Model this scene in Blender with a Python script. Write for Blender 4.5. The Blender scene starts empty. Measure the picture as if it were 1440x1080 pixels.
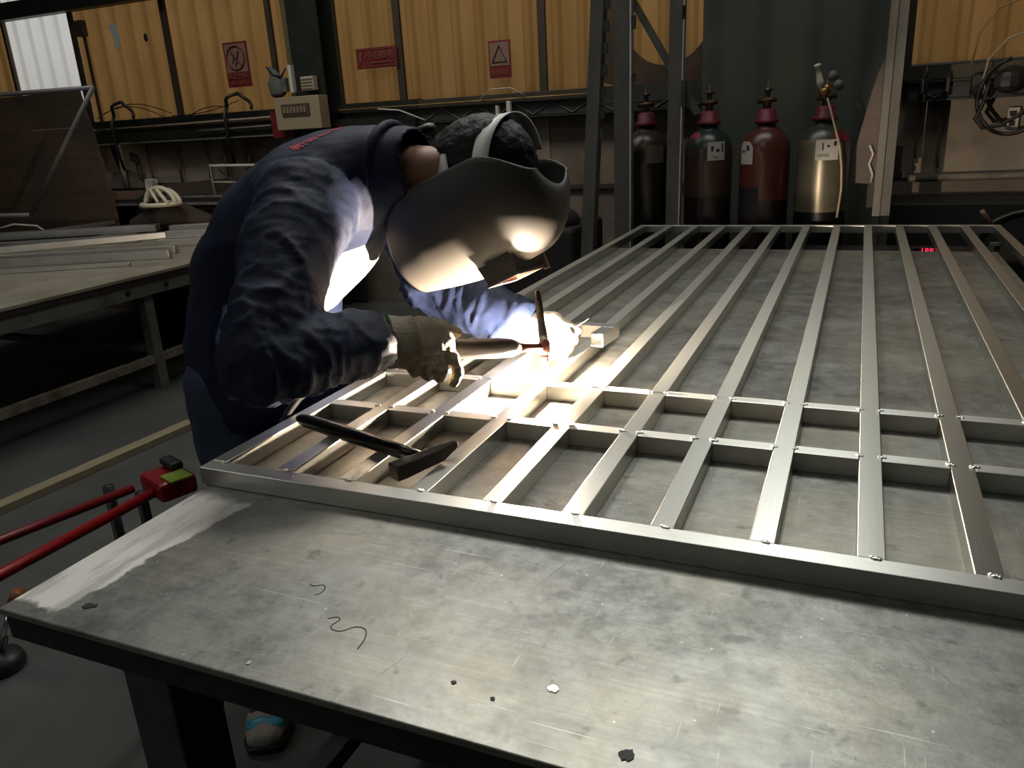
import bpy, bmesh, math, random
import numpy as np
from mathutils import Vector, Matrix, noise
random.seed(7)
C = bpy.context.scene.collection
PI = math.pi
V = Vector

# ------------------------------------------------------------------ materials
def _n(nt, t, **kw):
    n = nt.nodes.new(t)
    for k, v in kw.items():
        setattr(n, k, v)
    return n

def mat(name, col, rough=.6, metal=0., var=.0, vscale=8., stretch=(1, 1, 1), bump=0., bscale=40., spec=.5,
        col2=None, rvar=0., sheen=0., aniso=None, coat=0., emis=None, estr=0., v2=None, v2scale=2.):
    m = bpy.data.materials.new(name); m.use_nodes = True
    nt = m.node_tree; b = nt.nodes['Principled BSDF']; L = nt.links.new
    b.inputs['Base Color'].default_value = (*col, 1); b.inputs['Roughness'].default_value = rough
    b.inputs['Metallic'].default_value = metal; b.inputs['Specular IOR Level'].default_value = spec
    if sheen: b.inputs['Sheen Weight'].default_value = sheen
    if coat: b.inputs['Coat Weight'].default_value = coat; b.inputs['Coat Roughness'].default_value = .25
    if emis: b.inputs['Emission Color'].default_value = (*emis, 1); b.inputs['Emission Strength'].default_value = estr
    tc = _n(nt, 'ShaderNodeTexCoord'); mp = _n(nt, 'ShaderNodeMapping'); mp.inputs['Scale'].default_value = stretch
    L(tc.outputs['Object'], mp.inputs['Vector'])
    if var or rvar or col2:
        no = _n(nt, 'ShaderNodeTexNoise'); no.inputs['Scale'].default_value = vscale
        no.inputs['Detail'].default_value = 8; no.inputs['Roughness'].default_value = .65
        L(mp.outputs[0], no.inputs['Vector'])
        mr = _n(nt, 'ShaderNodeMapRange'); mr.inputs[1].default_value = .35; mr.inputs[2].default_value = .65
        L(no.outputs['Fac'], mr.inputs[0])
        mx = _n(nt, 'ShaderNodeMix', data_type='RGBA')
        c2 = col2 if col2 else tuple(c * (1 - var) for c in col)
        mx.inputs[6].default_value = (*col, 1); mx.inputs[7].default_value = (*c2, 1)
        L(mr.outputs[0], mx.inputs[0]); out = mx.outputs[2]
        if v2:
            n2 = _n(nt, 'ShaderNodeTexNoise'); n2.inputs['Scale'].default_value = v2scale; n2.inputs['Detail'].default_value = 5
            L(tc.outputs['Object'], n2.inputs['Vector'])
            m2 = _n(nt, 'ShaderNodeMapRange'); m2.inputs[1].default_value = .5; m2.inputs[2].default_value = .7
            L(n2.outputs['Fac'], m2.inputs[0])
            x2 = _n(nt, 'ShaderNodeMix', data_type='RGBA'); x2.inputs[7].default_value = (*v2, 1)
            L(out, x2.inputs[6]); L(m2.outputs[0], x2.inputs[0]); out = x2.outputs[2]
        L(out, b.inputs['Base Color'])
        if rvar:
            m3 = _n(nt, 'ShaderNodeMapRange'); m3.inputs[3].default_value = rough - rvar; m3.inputs[4].default_value = rough + rvar
            L(no.outputs['Fac'], m3.inputs[0]); L(m3.outputs[0], b.inputs['Roughness'])
    if bump:
        nb = _n(nt, 'ShaderNodeTexNoise'); nb.inputs['Scale'].default_value = bscale; nb.inputs['Detail'].default_value = 6
        L(mp.outputs[0], nb.inputs['Vector'])
        bp = _n(nt, 'ShaderNodeBump'); bp.inputs['Strength'].default_value = bump; bp.inputs['Distance'].default_value = .01
        L(nb.outputs['Fac'], bp.inputs['Height']); L(bp.outputs[0], b.inputs['Normal'])
    if aniso:
        b.inputs['Anisotropic'].default_value = aniso[0]
        vt = _n(nt, 'ShaderNodeVectorTransform', vector_type='VECTOR', convert_from='OBJECT', convert_to='WORLD')
        vt.inputs[0].default_value = aniso[1]
        L(vt.outputs[0], b.inputs['Tangent'])
    return m

ALX = mat('brushed_aluminium_x', (.64, .64, .60), .42, 1., .08, 5, (.7, 60, 60), aniso=(.5, (.12, 1, 0)), rvar=.03)
ALY = mat('brushed_aluminium_y', (.62, .62, .57), .33, 1., .08, 5, (60, .7, 60), aniso=(.65, (0, 1, 0)), rvar=.04)
ALP = mat('plain_aluminium', (.62, .62, .60), .38, .9, .15, 8)
WELD = mat('weld_metal', (.8, .8, .78), .3, 1., .2, 60, bump=.3, bscale=200)
BLK = mat('black_rubber', (.012, .012, .012), .5, 0, .3, 20)
DSTEEL = mat('dark_steel', (.05, .05, .045), .55, .5, .5, 12, bump=.1)
GREYPAINT = mat('worn_grey_paint', (.17, .17, .15), .6, .1, .35, 9, bump=.05, v2=(.08, .07, .05), v2scale=6)
CREAMPAINT = mat('worn_cream_paint', (.20, .18, .14), .6, 0, .3, 9, v2=(.09, .06, .04), v2scale=9)
RED = mat('red_paint', (.30, .006, .010), .35, .1, .2, 14)
WHITEP = mat('white_plastic', (.62, .61, .57), .45, 0, .1, 12)
PAPER = mat('label_paper', (.55, .52, .46), .7, 0, .1, 20)
INK = mat('black_ink', (.01, .01, .01), .6)

def table_material():
    m = bpy.data.materials.new('scratched_steel_plate'); m.use_nodes = True
    nt = m.node_tree; b = nt.nodes['Principled BSDF']; L = nt.links.new
    tc = _n(nt, 'ShaderNodeTexCoord')
    def no(scale, st, det=8, rou=.6, rot=0):
        mp = _n(nt, 'ShaderNodeMapping'); mp.inputs['Scale'].default_value = st; mp.inputs['Rotation'].default_value = (0, 0, rot)
        L(tc.outputs['Object'], mp.inputs[0])
        n = _n(nt, 'ShaderNodeTexNoise'); n.inputs['Scale'].default_value = scale; n.inputs['Detail'].default_value = det
        n.inputs['Roughness'].default_value = rou; L(mp.outputs[0], n.inputs['Vector']); return n.outputs['Fac']
    def mr(s, a, c, d=0., e=1.):
        r = _n(nt, 'ShaderNodeMapRange'); r.inputs[1].default_value = a; r.inputs[2].default_value = c
        r.inputs[3].default_value = d; r.inputs[4].default_value = e; L(s, r.inputs[0]); return r.outputs[0]
    def mix(f, a, c):
        x = _n(nt, 'ShaderNodeMix', data_type='RGBA')
        for s, i in ((a, 6), (c, 7)):
            if isinstance(s, tuple): x.inputs[i].default_value = (*s, 1)
            else: L(s, x.inputs[i])
        if isinstance(f, float): x.inputs[0].default_value = f
        else: L(f, x.inputs[0])
        return x.outputs[2]
    def math2(op, a, c):
        x = _n(nt, 'ShaderNodeMath', operation=op)
        for s, i in ((a, 0), (c, 1)):
            if isinstance(s, (int, float)): x.inputs[i].default_value = s
            else: L(s, x.inputs[i])
        return x.outputs[0]
    base = mix(mr(no(9, (1, 1, 1), 10, .7), .38, .62), (.32, .32, .295), (.15, .152, .14))
    base = mix(mr(no(30, (1, 1, 1), 6, .75), .42, .62, 0, .55), base, (.42, .42, .385))
    base = mix(mr(no(2.2, (1, 1, 1), 4), .45, .75), base, (.45, .42, .33))
    base = mix(mr(no(4, (1, 45, 1), 6), .35, .8, 0, .55), base, (.22, .22, .21))        # mill streaks across
    base = mix(mr(no(26, (1, 1, 1), 3), .62, .72, 0, .6), base, (.13, .13, .12))       # dark stains
    sc = mr(no(3, (2, 90, 1), 2, .5, .55), .70, .74, 0, .35)
    sc2 = mr(no(4, (90, 3, 1), 2, .5, .2), .72, .76, 0, .3)
    base = mix(math2('MAXIMUM', sc, sc2), base, (.75, .75, .70))
    vo = _n(nt, 'ShaderNodeTexVoronoi'); vo.inputs['Scale'].default_value = 55; L(tc.outputs['Object'], vo.inputs['Vector'])
    sp = mr(vo.outputs['Distance'], .0, .11, 1., 0.)
    vc = _n(nt, 'ShaderNodeSeparateColor'); L(vo.outputs['Color'], vc.inputs[0])
    sp = math2('MULTIPLY', sp, math2('GREATER_THAN', vc.outputs[0], .78))
    base = mix(sp, base, (.75, .75, .7))                                               # spatter dots
    # patch of bare, ground-off metal along the left edge near the front corner
    sx = _n(nt, 'ShaderNodeSeparateXYZ'); L(tc.outputs['Object'], sx.inputs[0])
    jag = math2('MULTIPLY', math2('SUBTRACT', no(14, (1, 1, 1), 5), .5), .07)
    xx = math2('ADD', math2('ADD', sx.outputs[0], jag), math2('MULTIPLY', math2('SUBTRACT', sx.outputs[1], .75), -.10))
    a1 = mr(xx, -.902, -.908, 0, 1)
    y1 = math2('MULTIPLY', mr(math2('ADD', sx.outputs[1], jag), .562, .572), mr(math2('ADD', sx.outputs[1], math2('MULTIPLY', jag, 1.)), .905, .885))
    pm = math2('MULTIPLY', a1, y1)
    streak = mr(no(7, (8, 1.2, 1), 6, .6, .08), .38, .50, .62, 1.)
    pm = math2('MULTIPLY', pm, streak)
    base = mix(pm, base, (.80, .78, .73))
    L(base, b.inputs['Base Color'])
    r = mr(no(7, (1, 1, 1), 8, .7), .3, .7, .38, .54); L(r, b.inputs['Roughness'])
    mm = math2('MULTIPLY', math2('SUBTRACT', 1.0, pm), .85); L(mm, b.inputs['Metallic'])
    bp = _n(nt, 'ShaderNodeBump'); bp.inputs['Strength'].default_value = .12; bp.inputs['Distance'].default_value = .004
    L(no(60, (1, 1, 1), 8, .7), bp.inputs['Height']); L(bp.outputs[0], b.inputs['Normal'])
    return m
PLATE = table_material()

def translucent(name, col, dirt):
    m = bpy.data.materials.new(name); m.use_nodes = True
    nt = m.node_tree; L = nt.links.new; nt.nodes.remove(nt.nodes['Principled BSDF'])
    out = nt.nodes['Material Output']
    tc = _n(nt, 'ShaderNodeTexCoord'); mp = _n(nt, 'ShaderNodeMapping'); mp.inputs['Scale'].default_value = (3, 1, .5)
    L(tc.outputs['Object'], mp.inputs[0])
    no = _n(nt, 'ShaderNodeTexNoise'); no.inputs['Scale'].default_value = 2.2; no.inputs['Detail'].default_value = 7
    L(mp.outputs[0], no.inputs['Vector'])
    mr = _n(nt, 'ShaderNodeMapRange'); mr.inputs[1].default_value = .35; mr.inputs[2].default_value = .72; L(no.outputs['Fac'], mr.inputs[0])
    mx = _n(nt, 'ShaderNodeMix', data_type='RGBA'); mx.inputs[6].default_value = (*col, 1); mx.inputs[7].default_value = (*dirt, 1)
    L(mr.outputs[0], mx.inputs[0])
    t = _n(nt, 'ShaderNodeBsdfTranslucent'); d = _n(nt, 'ShaderNodeBsdfDiffuse')
    L(mx.outputs[2], t.inputs[0]); L(mx.outputs[2], d.inputs[0])
    ms = _n(nt, 'ShaderNodeMixShader'); ms.inputs[0].default_value = .3
    L(t.outputs[0], ms.inputs[1]); L(d.outputs[0], ms.inputs[2]); L(ms.outputs[0], out.inputs[0])
    return m
YEL = translucent('yellow_translucent_sheet', (.235, .135, .050), (.175, .096, .031))
WHT = translucent('white_translucent_sheet', (.80, .80, .78), (.74, .74, .72))

# ------------------------------------------------------------------ mesh building
class MB:
    def __init__(s): s.bm = bmesh.new()
    def box(s, c, d, rot=None):
        M = Matrix.Translation(V(c)) @ (rot.to_4x4() if rot else Matrix.Identity(4)) @ Matrix.Diagonal((*d, 1))
        bmesh.ops.create_cube(s.bm, size=1, matrix=M); return s
    def tube(s, pts, r, n=10, closed=False):
        pts = [V(p) for p in pts]; R = r if isinstance(r, (list, tuple)) else [r] * len(pts)
        rings = []; N = len(pts); up = None
        for i, p in enumerate(pts):
            a = pts[(i - 1) % N] if (closed or i > 0) else p
            b = pts[(i + 1) % N] if (closed or i < N - 1) else p
            t = (b - a).normalized()
            if up is None: up = V((0, 0, 1)) if abs(t.z) < .9 else V((1, 0, 0))
            x = t.cross(up)
            if x.length < 1e-4: x = t.orthogonal()
            x.normalize(); y = x.cross(t).normalized(); up = y
            rings.append([s.bm.verts.new(p + R[i] * (math.cos(2 * PI * k / n) * x + math.sin(2 * PI * k / n) * y)) for k in range(n)])
        for i in range(N - (0 if closed else 1)):
            A, B = rings[i], rings[(i + 1) % N]
            for k in range(n): s.bm.faces.new((A[k], A[(k + 1) % n], B[(k + 1) % n], B[k]))
        if not closed:
            s.bm.faces.new(rings[0][::-1]); s.bm.faces.new(rings[-1])
        return s
    def lathe(s, prof, M=None, n=24):
        M = M or Matrix.Identity(4); rings = []
        for r, z in prof:
            rings.append([s.bm.verts.new(M @ V((max(r, 1e-5) * math.cos(2 * PI * k / n), max(r, 1e-5) * math.sin(2 * PI * k / n), z))) for k in range(n)])
        for A, B in zip(rings, rings[1:]):
            for k in range(n): s.bm.faces.new((A[k], A[(k + 1) % n], B[(k + 1) % n], B[k]))
        s.bm.faces.new(rings[0][::-1]); s.bm.faces.new(rings[-1]); return s
    def loft(s, nodes, lat=(0, 1, 0), n=24, cap=True):
        """closed elliptical loft; nodes = (centre, (lateral radius, depth radius)); rounded ends"""
        cs = [V(a) for a, _ in nodes]; rs = [b if isinstance(b, tuple) else (b, b) for _, b in nodes]
        tan = [((cs[min(i + 1, len(cs) - 1)] - cs[max(i - 1, 0)]).normalized()) for i in range(len(cs))]
        st = []
        if cap:
            for q in (.995, .9, .6, .3):
                k = math.sqrt(1 - q * q); m = min(rs[0]); st.append((cs[0] - tan[0] * m * q * .8, (rs[0][0] * k, rs[0][1] * k), tan[0]))
        st += [(c, r, t) for c, r, t in zip(cs, rs, tan)]
        if cap:
            for q in (.3, .6, .9, .995):
                k = math.sqrt(1 - q * q); m = min(rs[-1]); st.append((cs[-1] + tan[-1] * m * q * .8, (rs[-1][0] * k, rs[-1][1] * k), tan[-1]))
        rings = []
        for c, (ra, rb), t in st:
            la = V(lat); la = (la - t * la.dot(t)); la = la.normalized() if la.length > 1e-3 else t.orthogonal().normalized()
            dp = t.cross(la).normalized()
            rings.append([s.bm.verts.new(c + ra * math.cos(2 * PI * k / n) * la + rb * math.sin(2 * PI * k / n) * dp) for k in range(n)])
        for A, B in zip(rings, rings[1:]):
            for k in range(n): s.bm.faces.new((A[k], A[(k + 1) % n], B[(k + 1) % n], B[k]))
        s.bm.faces.new(rings[0][::-1]); s.bm.faces.new(rings[-1]); return s
    def ball(s, c, r, rot=None, n=16):
        r = r if isinstance(r, tuple) else (r, r, r)
        M = Matrix.Translation(V(c)) @ (rot.to_4x4() if rot else Matrix.Identity(4)) @ Matrix.Diagonal((*r, 1))
        bmesh.ops.create_uvsphere(s.bm, u_segments=n + 4, v_segments=n, radius=1, matrix=M); return s
    def prism(s, pts, off):
        a = [s.bm.verts.new(V(p)) for p in pts]; b = [s.bm.verts.new(V(p) + V(off)) for p in pts]
        s.bm.faces.new(a[::-1]); s.bm.faces.new(b); n = len(a)
        for k in range(n): s.bm.faces.new((a[k], a[(k + 1) % n], b[(k + 1) % n], b[k]))
        return s
    def build(s, name, m, parent=None, smooth=False, bevel=0., local=True):
        bmesh.ops.recalc_face_normals(s.bm, faces=s.bm.faces)
        me = bpy.data.meshes.new(name); s.bm.to_mesh(me); s.bm.free()
        o = bpy.data.objects.new(name, me); C.objects.link(o); me.materials.append(m)
        if smooth:
            for p in me.polygons: p.use_smooth = True
        if bevel:
            md = o.modifiers.new('bevel', 'BEVEL'); md.width = bevel; md.segments = 2; md.limit_method = 'ANGLE'
        if parent: par(o, parent)
        return o

def wm(o):
    M = Matrix.LocRotScale(o.location, o.rotation_euler, o.scale)
    return (wm(o.parent) @ M) if o.parent else M
def par(o, p):
    o.parent = p; M = wm(p).inverted() @ Matrix.LocRotScale(o.location, o.rotation_euler, o.scale)
    o.location = M.to_translation(); o.rotation_euler = M.to_euler()
def tag(o, label=None, cat=None, group=None, kind=None):
    if label: o['label'] = label
    if cat: o['category'] = cat
    if group: o['group'] = group
    if kind: o['kind'] = kind
    return o
def thing(name, label, cat, loc=(0, 0, 0), rz=0, group=None):
    o = bpy.data.objects.new(name, None); C.objects.link(o); o.location = loc; o.rotation_euler = (0, 0, rz)
    o.empty_display_size = .1
    return tag(o, label, cat, group)
def copy_obj(o, name=None, parent=None):
    c = o.copy(); C.objects.link(c)
    if parent: c.parent = parent
    for ch in [x for x in bpy.data.objects if x.parent == o]: copy_obj(ch, None, c)
    return c
def origin_to(o, p):
    """move a mesh object's origin to p without moving the mesh"""
    d = V(p) - o.location; o.data.transform(Matrix.Translation(-d)); o.location = V(p); return o
def rot_to(d, up=(0, 0, 1)):
    """rotation whose z axis points along d"""
    return V(d).normalized().to_track_quat('Z', 'Y').to_matrix()
def frame_mat(x, y, z): return Matrix((V(x), V(y), V(z))).transposed()
def text(s, size, M, m, name, parent=None, depth=.0006, align='CENTER'):
    cu = bpy.data.curves.new('t', 'FONT'); cu.body = s; cu.size = size; cu.extrude = depth; cu.align_x = align; cu.align_y = 'CENTER'
    o = bpy.data.objects.new('t', cu); C.objects.link(o)
    dg = bpy.context.evaluated_depsgraph_get(); me = bpy.data.meshes.new_from_object(o.evaluated_get(dg))
    bpy.data.objects.remove(o); me.transform(M); me.materials.clear(); me.materials.append(m)
    q = bpy.data.objects.new(name, me); C.objects.link(q)
    if parent: par(q, parent)
    return q

# ------------------------------------------------------------------ camera
CAMZ = 1.3771
yaw, pitch, roll = [math.radians(a) for a in (-24.10039066, 18.48259857, 3.23740157)]
fw = V((math.sin(yaw) * math.cos(pitch), math.cos(yaw) * math.cos(pitch), -math.sin(pitch)))
rr = V((math.cos(yaw), -math.sin(yaw), 0)); dd = fw.cross(rr)
right = math.cos(roll) * rr + math.sin(roll) * dd; down = -math.sin(roll) * rr + math.cos(roll) * dd
cam = bpy.data.objects.new('camera', bpy.data.cameras.new('camera')); C.objects.link(cam)
cam.matrix_world = Matrix.Translation((0, 0, CAMZ)) @ frame_mat(right, -down, -fw).to_4x4()
cam.data.sensor_width = 36; cam.data.lens = 1103.463 / 1440 * 36; cam.data.clip_start = .05
bpy.context.scene.camera = cam

# ------------------------------------------------------------------ setting
FLOOR = mat('concrete_floor', (.085, .088, .085), .42, 0, .35, 3, rvar=.12, bump=.05, bscale=60, v2=(.055, .055, .055), v2scale=1.3)
PLASTER = mat('stained_plaster', (.30, .255, .20), .8, 0, .25, 3, v2=(.10, .07, .045), v2scale=2.4, bump=.1)
BRICKW = mat('dull_blockwork', (.19, .155, .12), .85, 0, .3, 4, bump=.2, v2=(.11, .085, .065), v2scale=3)
DKWALL = mat('dark_cladding', (.05, .05, .05), .8, 0, .2, 2)
tag(MB().box((-1, 3, -.05), (20, 16, .1)).build('floor', FLOOR), kind='structure')
YW = 5.62
m_ = MB().box((-1.5, YW + .10, .78), (18, .2, 1.56)); tag(m_.build('wall_back', BRICKW), kind='structure')
# pale plaster panels on the plinth
tag(MB().box((-5.1, YW - .005, 1.18), (3.4, .012, .42)).build('wall_back_plaster', PLASTER), kind='structure')
tag(MB().box((.75, YW - .005, 1.15), (1.15, .012, .48)).build('wall_back_plaster', PLASTER), kind='structure')
tag(MB().box((-2.9, YW - .005, 1.12), (1.6, .012, .54)).build('wall_back_plaster', mat('grimy_plaster', (.30, .24, .18), .85, 0, .3, 3, v2=(.16, .12, .09))), kind='structure')
# upper cladding over the translucent strip
tag(MB().box((-1.5, YW + .08, 4.1), (18, .1, 2.0)).build('wall_back_cladding', DKWALL), kind='structure')

def sheet(x0, x1, z0, z1, m, name):
    bm = bmesh.new(); xs = []; x = x0; p = .187; k = 0
    prof = [(0, 0), (.30, 0), (.42, .026), (.62, .026), (.74, 0)]
    pts = []
    while x < x1:
        for a, d in prof:
            xx = x + a * p
            if xx <= x1: pts.append((xx, d))
        x += p
    pts.append((x1, 0))
    lo = [bm.verts.new((a, YW - .02 - d, z0)) for a, d in pts]; hi = [bm.verts.new((a, YW - .02 - d, z1)) for a, d in pts]
    for i in range(len(pts) - 1): bm.faces.new((lo[i], lo[i + 1], hi[i + 1], hi[i]))
    me = bpy.data.meshes.new(name); bm.to_mesh(me); bm.free(); me.materials.append(m)
    o = bpy.data.objects.new(name, me); C.objects.link(o)
    return tag(o, kind='structure')
MULL = mat('brown_mullion', (.045, .032, .02), .6, 0, .3, 10)
seams = [-8.9, -7.52, -6.62, -5.52, -4.43, -3.83, -3.26, -2.11, -1.55, .20, 1.32, 2.6]
k = 0
for i, (a, b) in enumerate(zip(seams, seams[1:])):
    k += 1
    sheet(a, b, 1.50 if i == 1 else 1.57, 3.15, WHT if i == 1 else YEL, 'window_%d' % k)
for i, x in enumerate(seams[2:]):
    w = .055 if i not in (0, 2) else .045
    tag(MB().box((x, YW - .055, 2.36), (w, .03, 1.6)).build('trim_%d' % (i + 1), MULL), kind='structure')
tag(MB().box((-7.52, YW - .055, 2.36), (.03, .03, 1.7)).build('trim_0', MULL), kind='structure')
GREENST = mat('dark_green_steel', (.022, .026, .02), .5, .3, .4, 8)
tag(MB().box((-1.5, YW - .05, 3.14), (18, .08, .1)).build('trim_20', GREENST), kind='structure')
tag(MB().box((-6.4, YW - .13, 2.575), (3.3, .1, .14)).build('trim_21', GREENST), kind='structure')     # girt top left
tag(MB().box((-4.9, YW - .10, 1.545), (3.6, .09, .06)).build('trim_22', GREENST), kind='structure')
tag(MB().box((-4.9, YW - .13, 1.425), (3.6, .12, .075)).build('trim_23', GREENST), kind='structure')
tag(MB().box((-4.9, YW - .17, 1.375), (3.6, .06, .012)).build('trim_24', GREYPAINT), kind='structure')
tag(MB().box((-1.9, YW - .08, 1.535), (3.9, .10, .05)).build('trim_25', mat('brown_sill', (.05, .035, .02), .6, 0, .4, 6)), kind='structure')
tag(MB().box((1.2, YW - .08, 1.515), (2.2, .10, .075)).build('trim_26', mat('olive_sill', (.05, .042, .022), .6, 0, .4, 6)), kind='structure')
tag(MB().box((-2.2, YW - .02, .90), (2.9, .03, .03)).build('trim_27', MULL), kind='structure')
# cable tray with zig-zag stiffening
def tray(x0, x1, z, lab):
    t = thing('cable_tray', lab, 'cable tray', ((x0 + x1) / 2, 5.47, z))
    MB().box(((x0 + x1) / 2, 5.50, z), (x1 - x0, .012, .085)).build('tray_back', mat('tray_grey', (.055, .06, .058), .6, .3, .4, 9), t)
    mb = MB()
    for s in (-1, 1): mb.box(((x0 + x1) / 2, 5.49, z + s * .052), (x1 - x0, .05, .012))
    mb.build('tray_edge', DSTEEL, t)
    mb = MB(); n = int((x1 - x0) / .14)
    for i in range(n):
        a = x0 + (x1 - x0) * i / n; b = x0 + (x1 - x0) * (i + 1) / n
        s = 1 if i % 2 else -1
        mb.tube([(a, 5.488, z - s * .04), (b, 5.488, z + s * .04)], .004, 5)
    mb.build('tray_lattice', GREYPAINT, t, local=True)
tray(-3.78, -1.0, 1.455, 'grey lattice cable tray along the wall behind the welder')
tray(.22, 1.5, 1.415, 'short cable tray on the wall right of the dark curtain')
# pipes
def pipe(name, pts, r, m, lab, cat='pipe', group=None, n=8):
    return tag(MB().tube(pts, r, n).build(name, m, smooth=True), lab, cat, group)
pipe('conduit', [(-6.3, 5.42, 1.50), (-4.42, 5.42, 1.515)], .009, mat('pale_conduit', (.32, .24, .17), .5, 0, .3, 10), 'thin pale conduit running along the green girt at left')
pipe('conduit', [(-5.2, 5.40, 1.44), (-4.42, 5.40, 1.45)], .008, GREYPAINT, 'grey conduit below the pale one, left of the distribution box')
pipe('conduit', [(-3.78, 5.44, 1.53), (-1.25, 5.44, 1.527)], .007, mat('brass_conduit', (.30, .20, .08), .45, .3, .3, 10), 'thin brownish conduit above the lattice tray')
pipe('water_pipe', [(.26, 5.50, .915), (1.6, 5.50, .93)], .022, CREAMPAINT, 'beige horizontal pipe low on the right wall')
RUST = mat('rusty_pipe', (.14, .06, .03), .7, .2, .4, 12)
for i, (x, z0, z1, r, lab) in enumerate([(-6.32, .98, 1.38, .022, 'pale vertical pipe beside the brown boards'), (-5.96, 1.0, 1.38, .008, 'thin rusty drop pipe, leftmost on the plaster'),
        (-5.62, .97, 1.37, .010, 'rusty drop pipe in the middle of the left plaster'), (-5.28, .97, 1.37, .009, 'rusty drop pipe right of the wall valve'),
        (-5.08, 1.0, 1.37, .012, 'thicker dark drop pipe near the metal chair'), (-4.82, 1.0, 1.37, .007, 'thin drop pipe behind the metal chair')]):
    pipe('drop_pipe', [(x, 5.54, z0), (x - .01, 5.55, z1)], r, PAPER if i == 0 else RUST, lab)
t = thing('wall_valve', 'dark elbow pipe with a tap on the left plaster wall', 'valve', (-6.1, 5.53, 1.05))
MB().tube([(-6.10, 5.53, 1.26), (-6.10, 5.53, 1.06), (-6.06, 5.53, 1.02), (-5.8, 5.53, 1.0), (-5.7, 5.53, 1.0), (-5.45, 5.53, 1.0)], .014, 8).build('pipe', DSTEEL, t, True)
MB().box((-6.10, 5.51, 1.22), (.07, .03, .03)).box((-6.10, 5.50, 1.25), (.02, .03, .06)).build('tap', DSTEEL, t)
for x, z, lab in [(.30, 1.45, 'brown cord hanging down the right wall, next to the post'), (.42, 1.42, 'second brown cord hanging on the right wall')]:
    pts = [(x + .008 * math.sin(q * 2.1 + x * 9), 5.56, z - q * .09) for q in range(6)]
    pipe('hanging_cord', pts, .007, mat('brown_cord', (.12, .075, .03), .8), lab, 'cord')

# dark H column
t = thing('steel_column', 'dark steel H column between the yellow sheets', 'column', (-3.98, 5.42, 0)); t['kind'] = 'structure'
MB().box((-3.96, 5.36, 1.7), (.28, .012, 3.4)).box((-3.96, 5.54, 1.7), (.28, .012, 3.4)).box((-3.96, 5.45, 1.7), (.012, .18, 3.4)).build('column_profile', GREENST, t)
# narrow olive cladding piece by the column
tag(MB().box((-4.22, 5.53, 2.3), (.10, .02, 1.45)).build('trim_30', mat('olive_strip', (.14, .11, .05), .6, 0, .3, 9)), kind='structure')

# distribution box etc
t = thing('distribution_box', 'beige electric distribution box with breaker window on the dark column', 'electric box', (-3.98, 5.30, 1.41))
MB().box((-4.0, 5.27, 1.525), (.42, .12, .24)).build('housing', mat('beige_enamel', (.33, .26, .165), .5, 0, .1, 10), t, bevel=.006)
MB().box((-4.01, 5.205, 1.55), (.26, .01, .085)).build('breaker_window', mat('smoked_window', (.09, .06, .04), .3), t)
mb = MB()
for q in range(7): mb.box((-4.11 + q * .032, 5.198, 1.55), (.02, .01, .045))
mb.build('breaker', mat('breaker_pale', (.22, .17, .12), .5), t)
t = thing('switch_box', 'small white louvred switch box above the distribution box', 'electric box', (-3.93, 5.30, 1.68))
mb = MB().box((-3.93, 5.31, 1.735), (.115, .06, .10)); mb.build('housing', mat('cream_plastic', (.42, .38, .27), .5), t, bevel=.004)
mb = MB()
for q in range(4): mb.box((-3.93, 5.277, 1.70 + q * .022), (.10, .008, .006))
mb.build('louvre', mat('louvre_dark', (.2, .18, .12), .6), t)  # slats in a darker tone than the housing
tag(MB().box((-4.22, 5.33, 1.45), (.2, .1, .20)).build('fire_box', mat('dull_red', (.16, .012, .012), .5, 0, .3, 8), bevel=.004), 'dull red box behind the distribution box', 'box')
mb = MB().loft([((-4.27, 5.36, 1.69), (.07, .05)), ((-4.28, 5.36, 1.77), (.075, .05)), ((-4.30, 5.37, 1.83), (.04, .03)), ((-4.33, 5.37, 1.88), (.012, .012))], lat=(1, 0, 0), n=14)
t = thing('welding_machine_bag', 'grey cloth bag hanging by the column above the red box', 'bag', (-4.28, 5.36, 1.69))
mb.build('bag_body', mat('grey_cloth', (.10, .11, .10), .8, 0, .3, 14), t, True)
MB().tube([(-4.33, 5.33, 1.88), (-4.28, 5.33, 1.82), (-4.20, 5.33, 1.80), (-4.15, 5.33, 1.86)], .008, 6).build('strap', BLK, t, True)
MB().box((-4.17, 5.33, 1.74), (.035, .04, .10)).build('buckle', GREYPAINT, t)
MB().box((-4.10, 5.33, 1.78), (.03, .04, .20)).build('side_board', PAPER, t)

# loose wires along girt
WIRE = mat('black_wire', (.012, .012, .012), .5)
def loop_pts(cx, cz, rx, rz, a0, a1, y=5.38, n=18):
    return [(cx + rx * math.cos(math.radians(a0 + (a1 - a0) * i / n)), y + .02 * math.sin(i), cz + rz * math.sin(math.radians(a0 + (a1 - a0) * i / n))) for i in range(n + 1)]
for cx, cz, rx, rz, lab in [(-6.02, 1.55, .13, .17, 'black hose arching over the girt, left one near the white sheet'), (-4.72, 1.56, .14, .15, 'black hose arching over the girt beside the distribution box')]:
    pts = loop_pts(cx, cz, rx, rz, 10, 200)
    e = V(pts[-1]); pts += [(e.x - .01, e.y, e.z - .12), (e.x - .02, e.y + .05, e.z - .35)]
    pipe('hose', pts, .014, WIRE, lab, 'hose')
for i, (x0, z0, x1, z1, sag) in enumerate([(-6.3, 1.64, -5.6, 1.58, .07), (-6.4, 1.60, -5.5, 1.60, .10), (-5.5, 1.58, -4.75, 1.66, -.03), (-5.3, 1.57, -4.9, 1.62, .03)]):
    pts = [(x0 + (x1 - x0) * q / 8, 5.44, z0 + (z1 - z0) * q / 8 + sag * math.sin(PI * q / 8)) for q in range(9)]
    pipe('loose_wire', pts, .004, WIRE, 'thin dark wire lying loose on the left girt', 'wire', 'loose wires on the left girt', 5)
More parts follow.
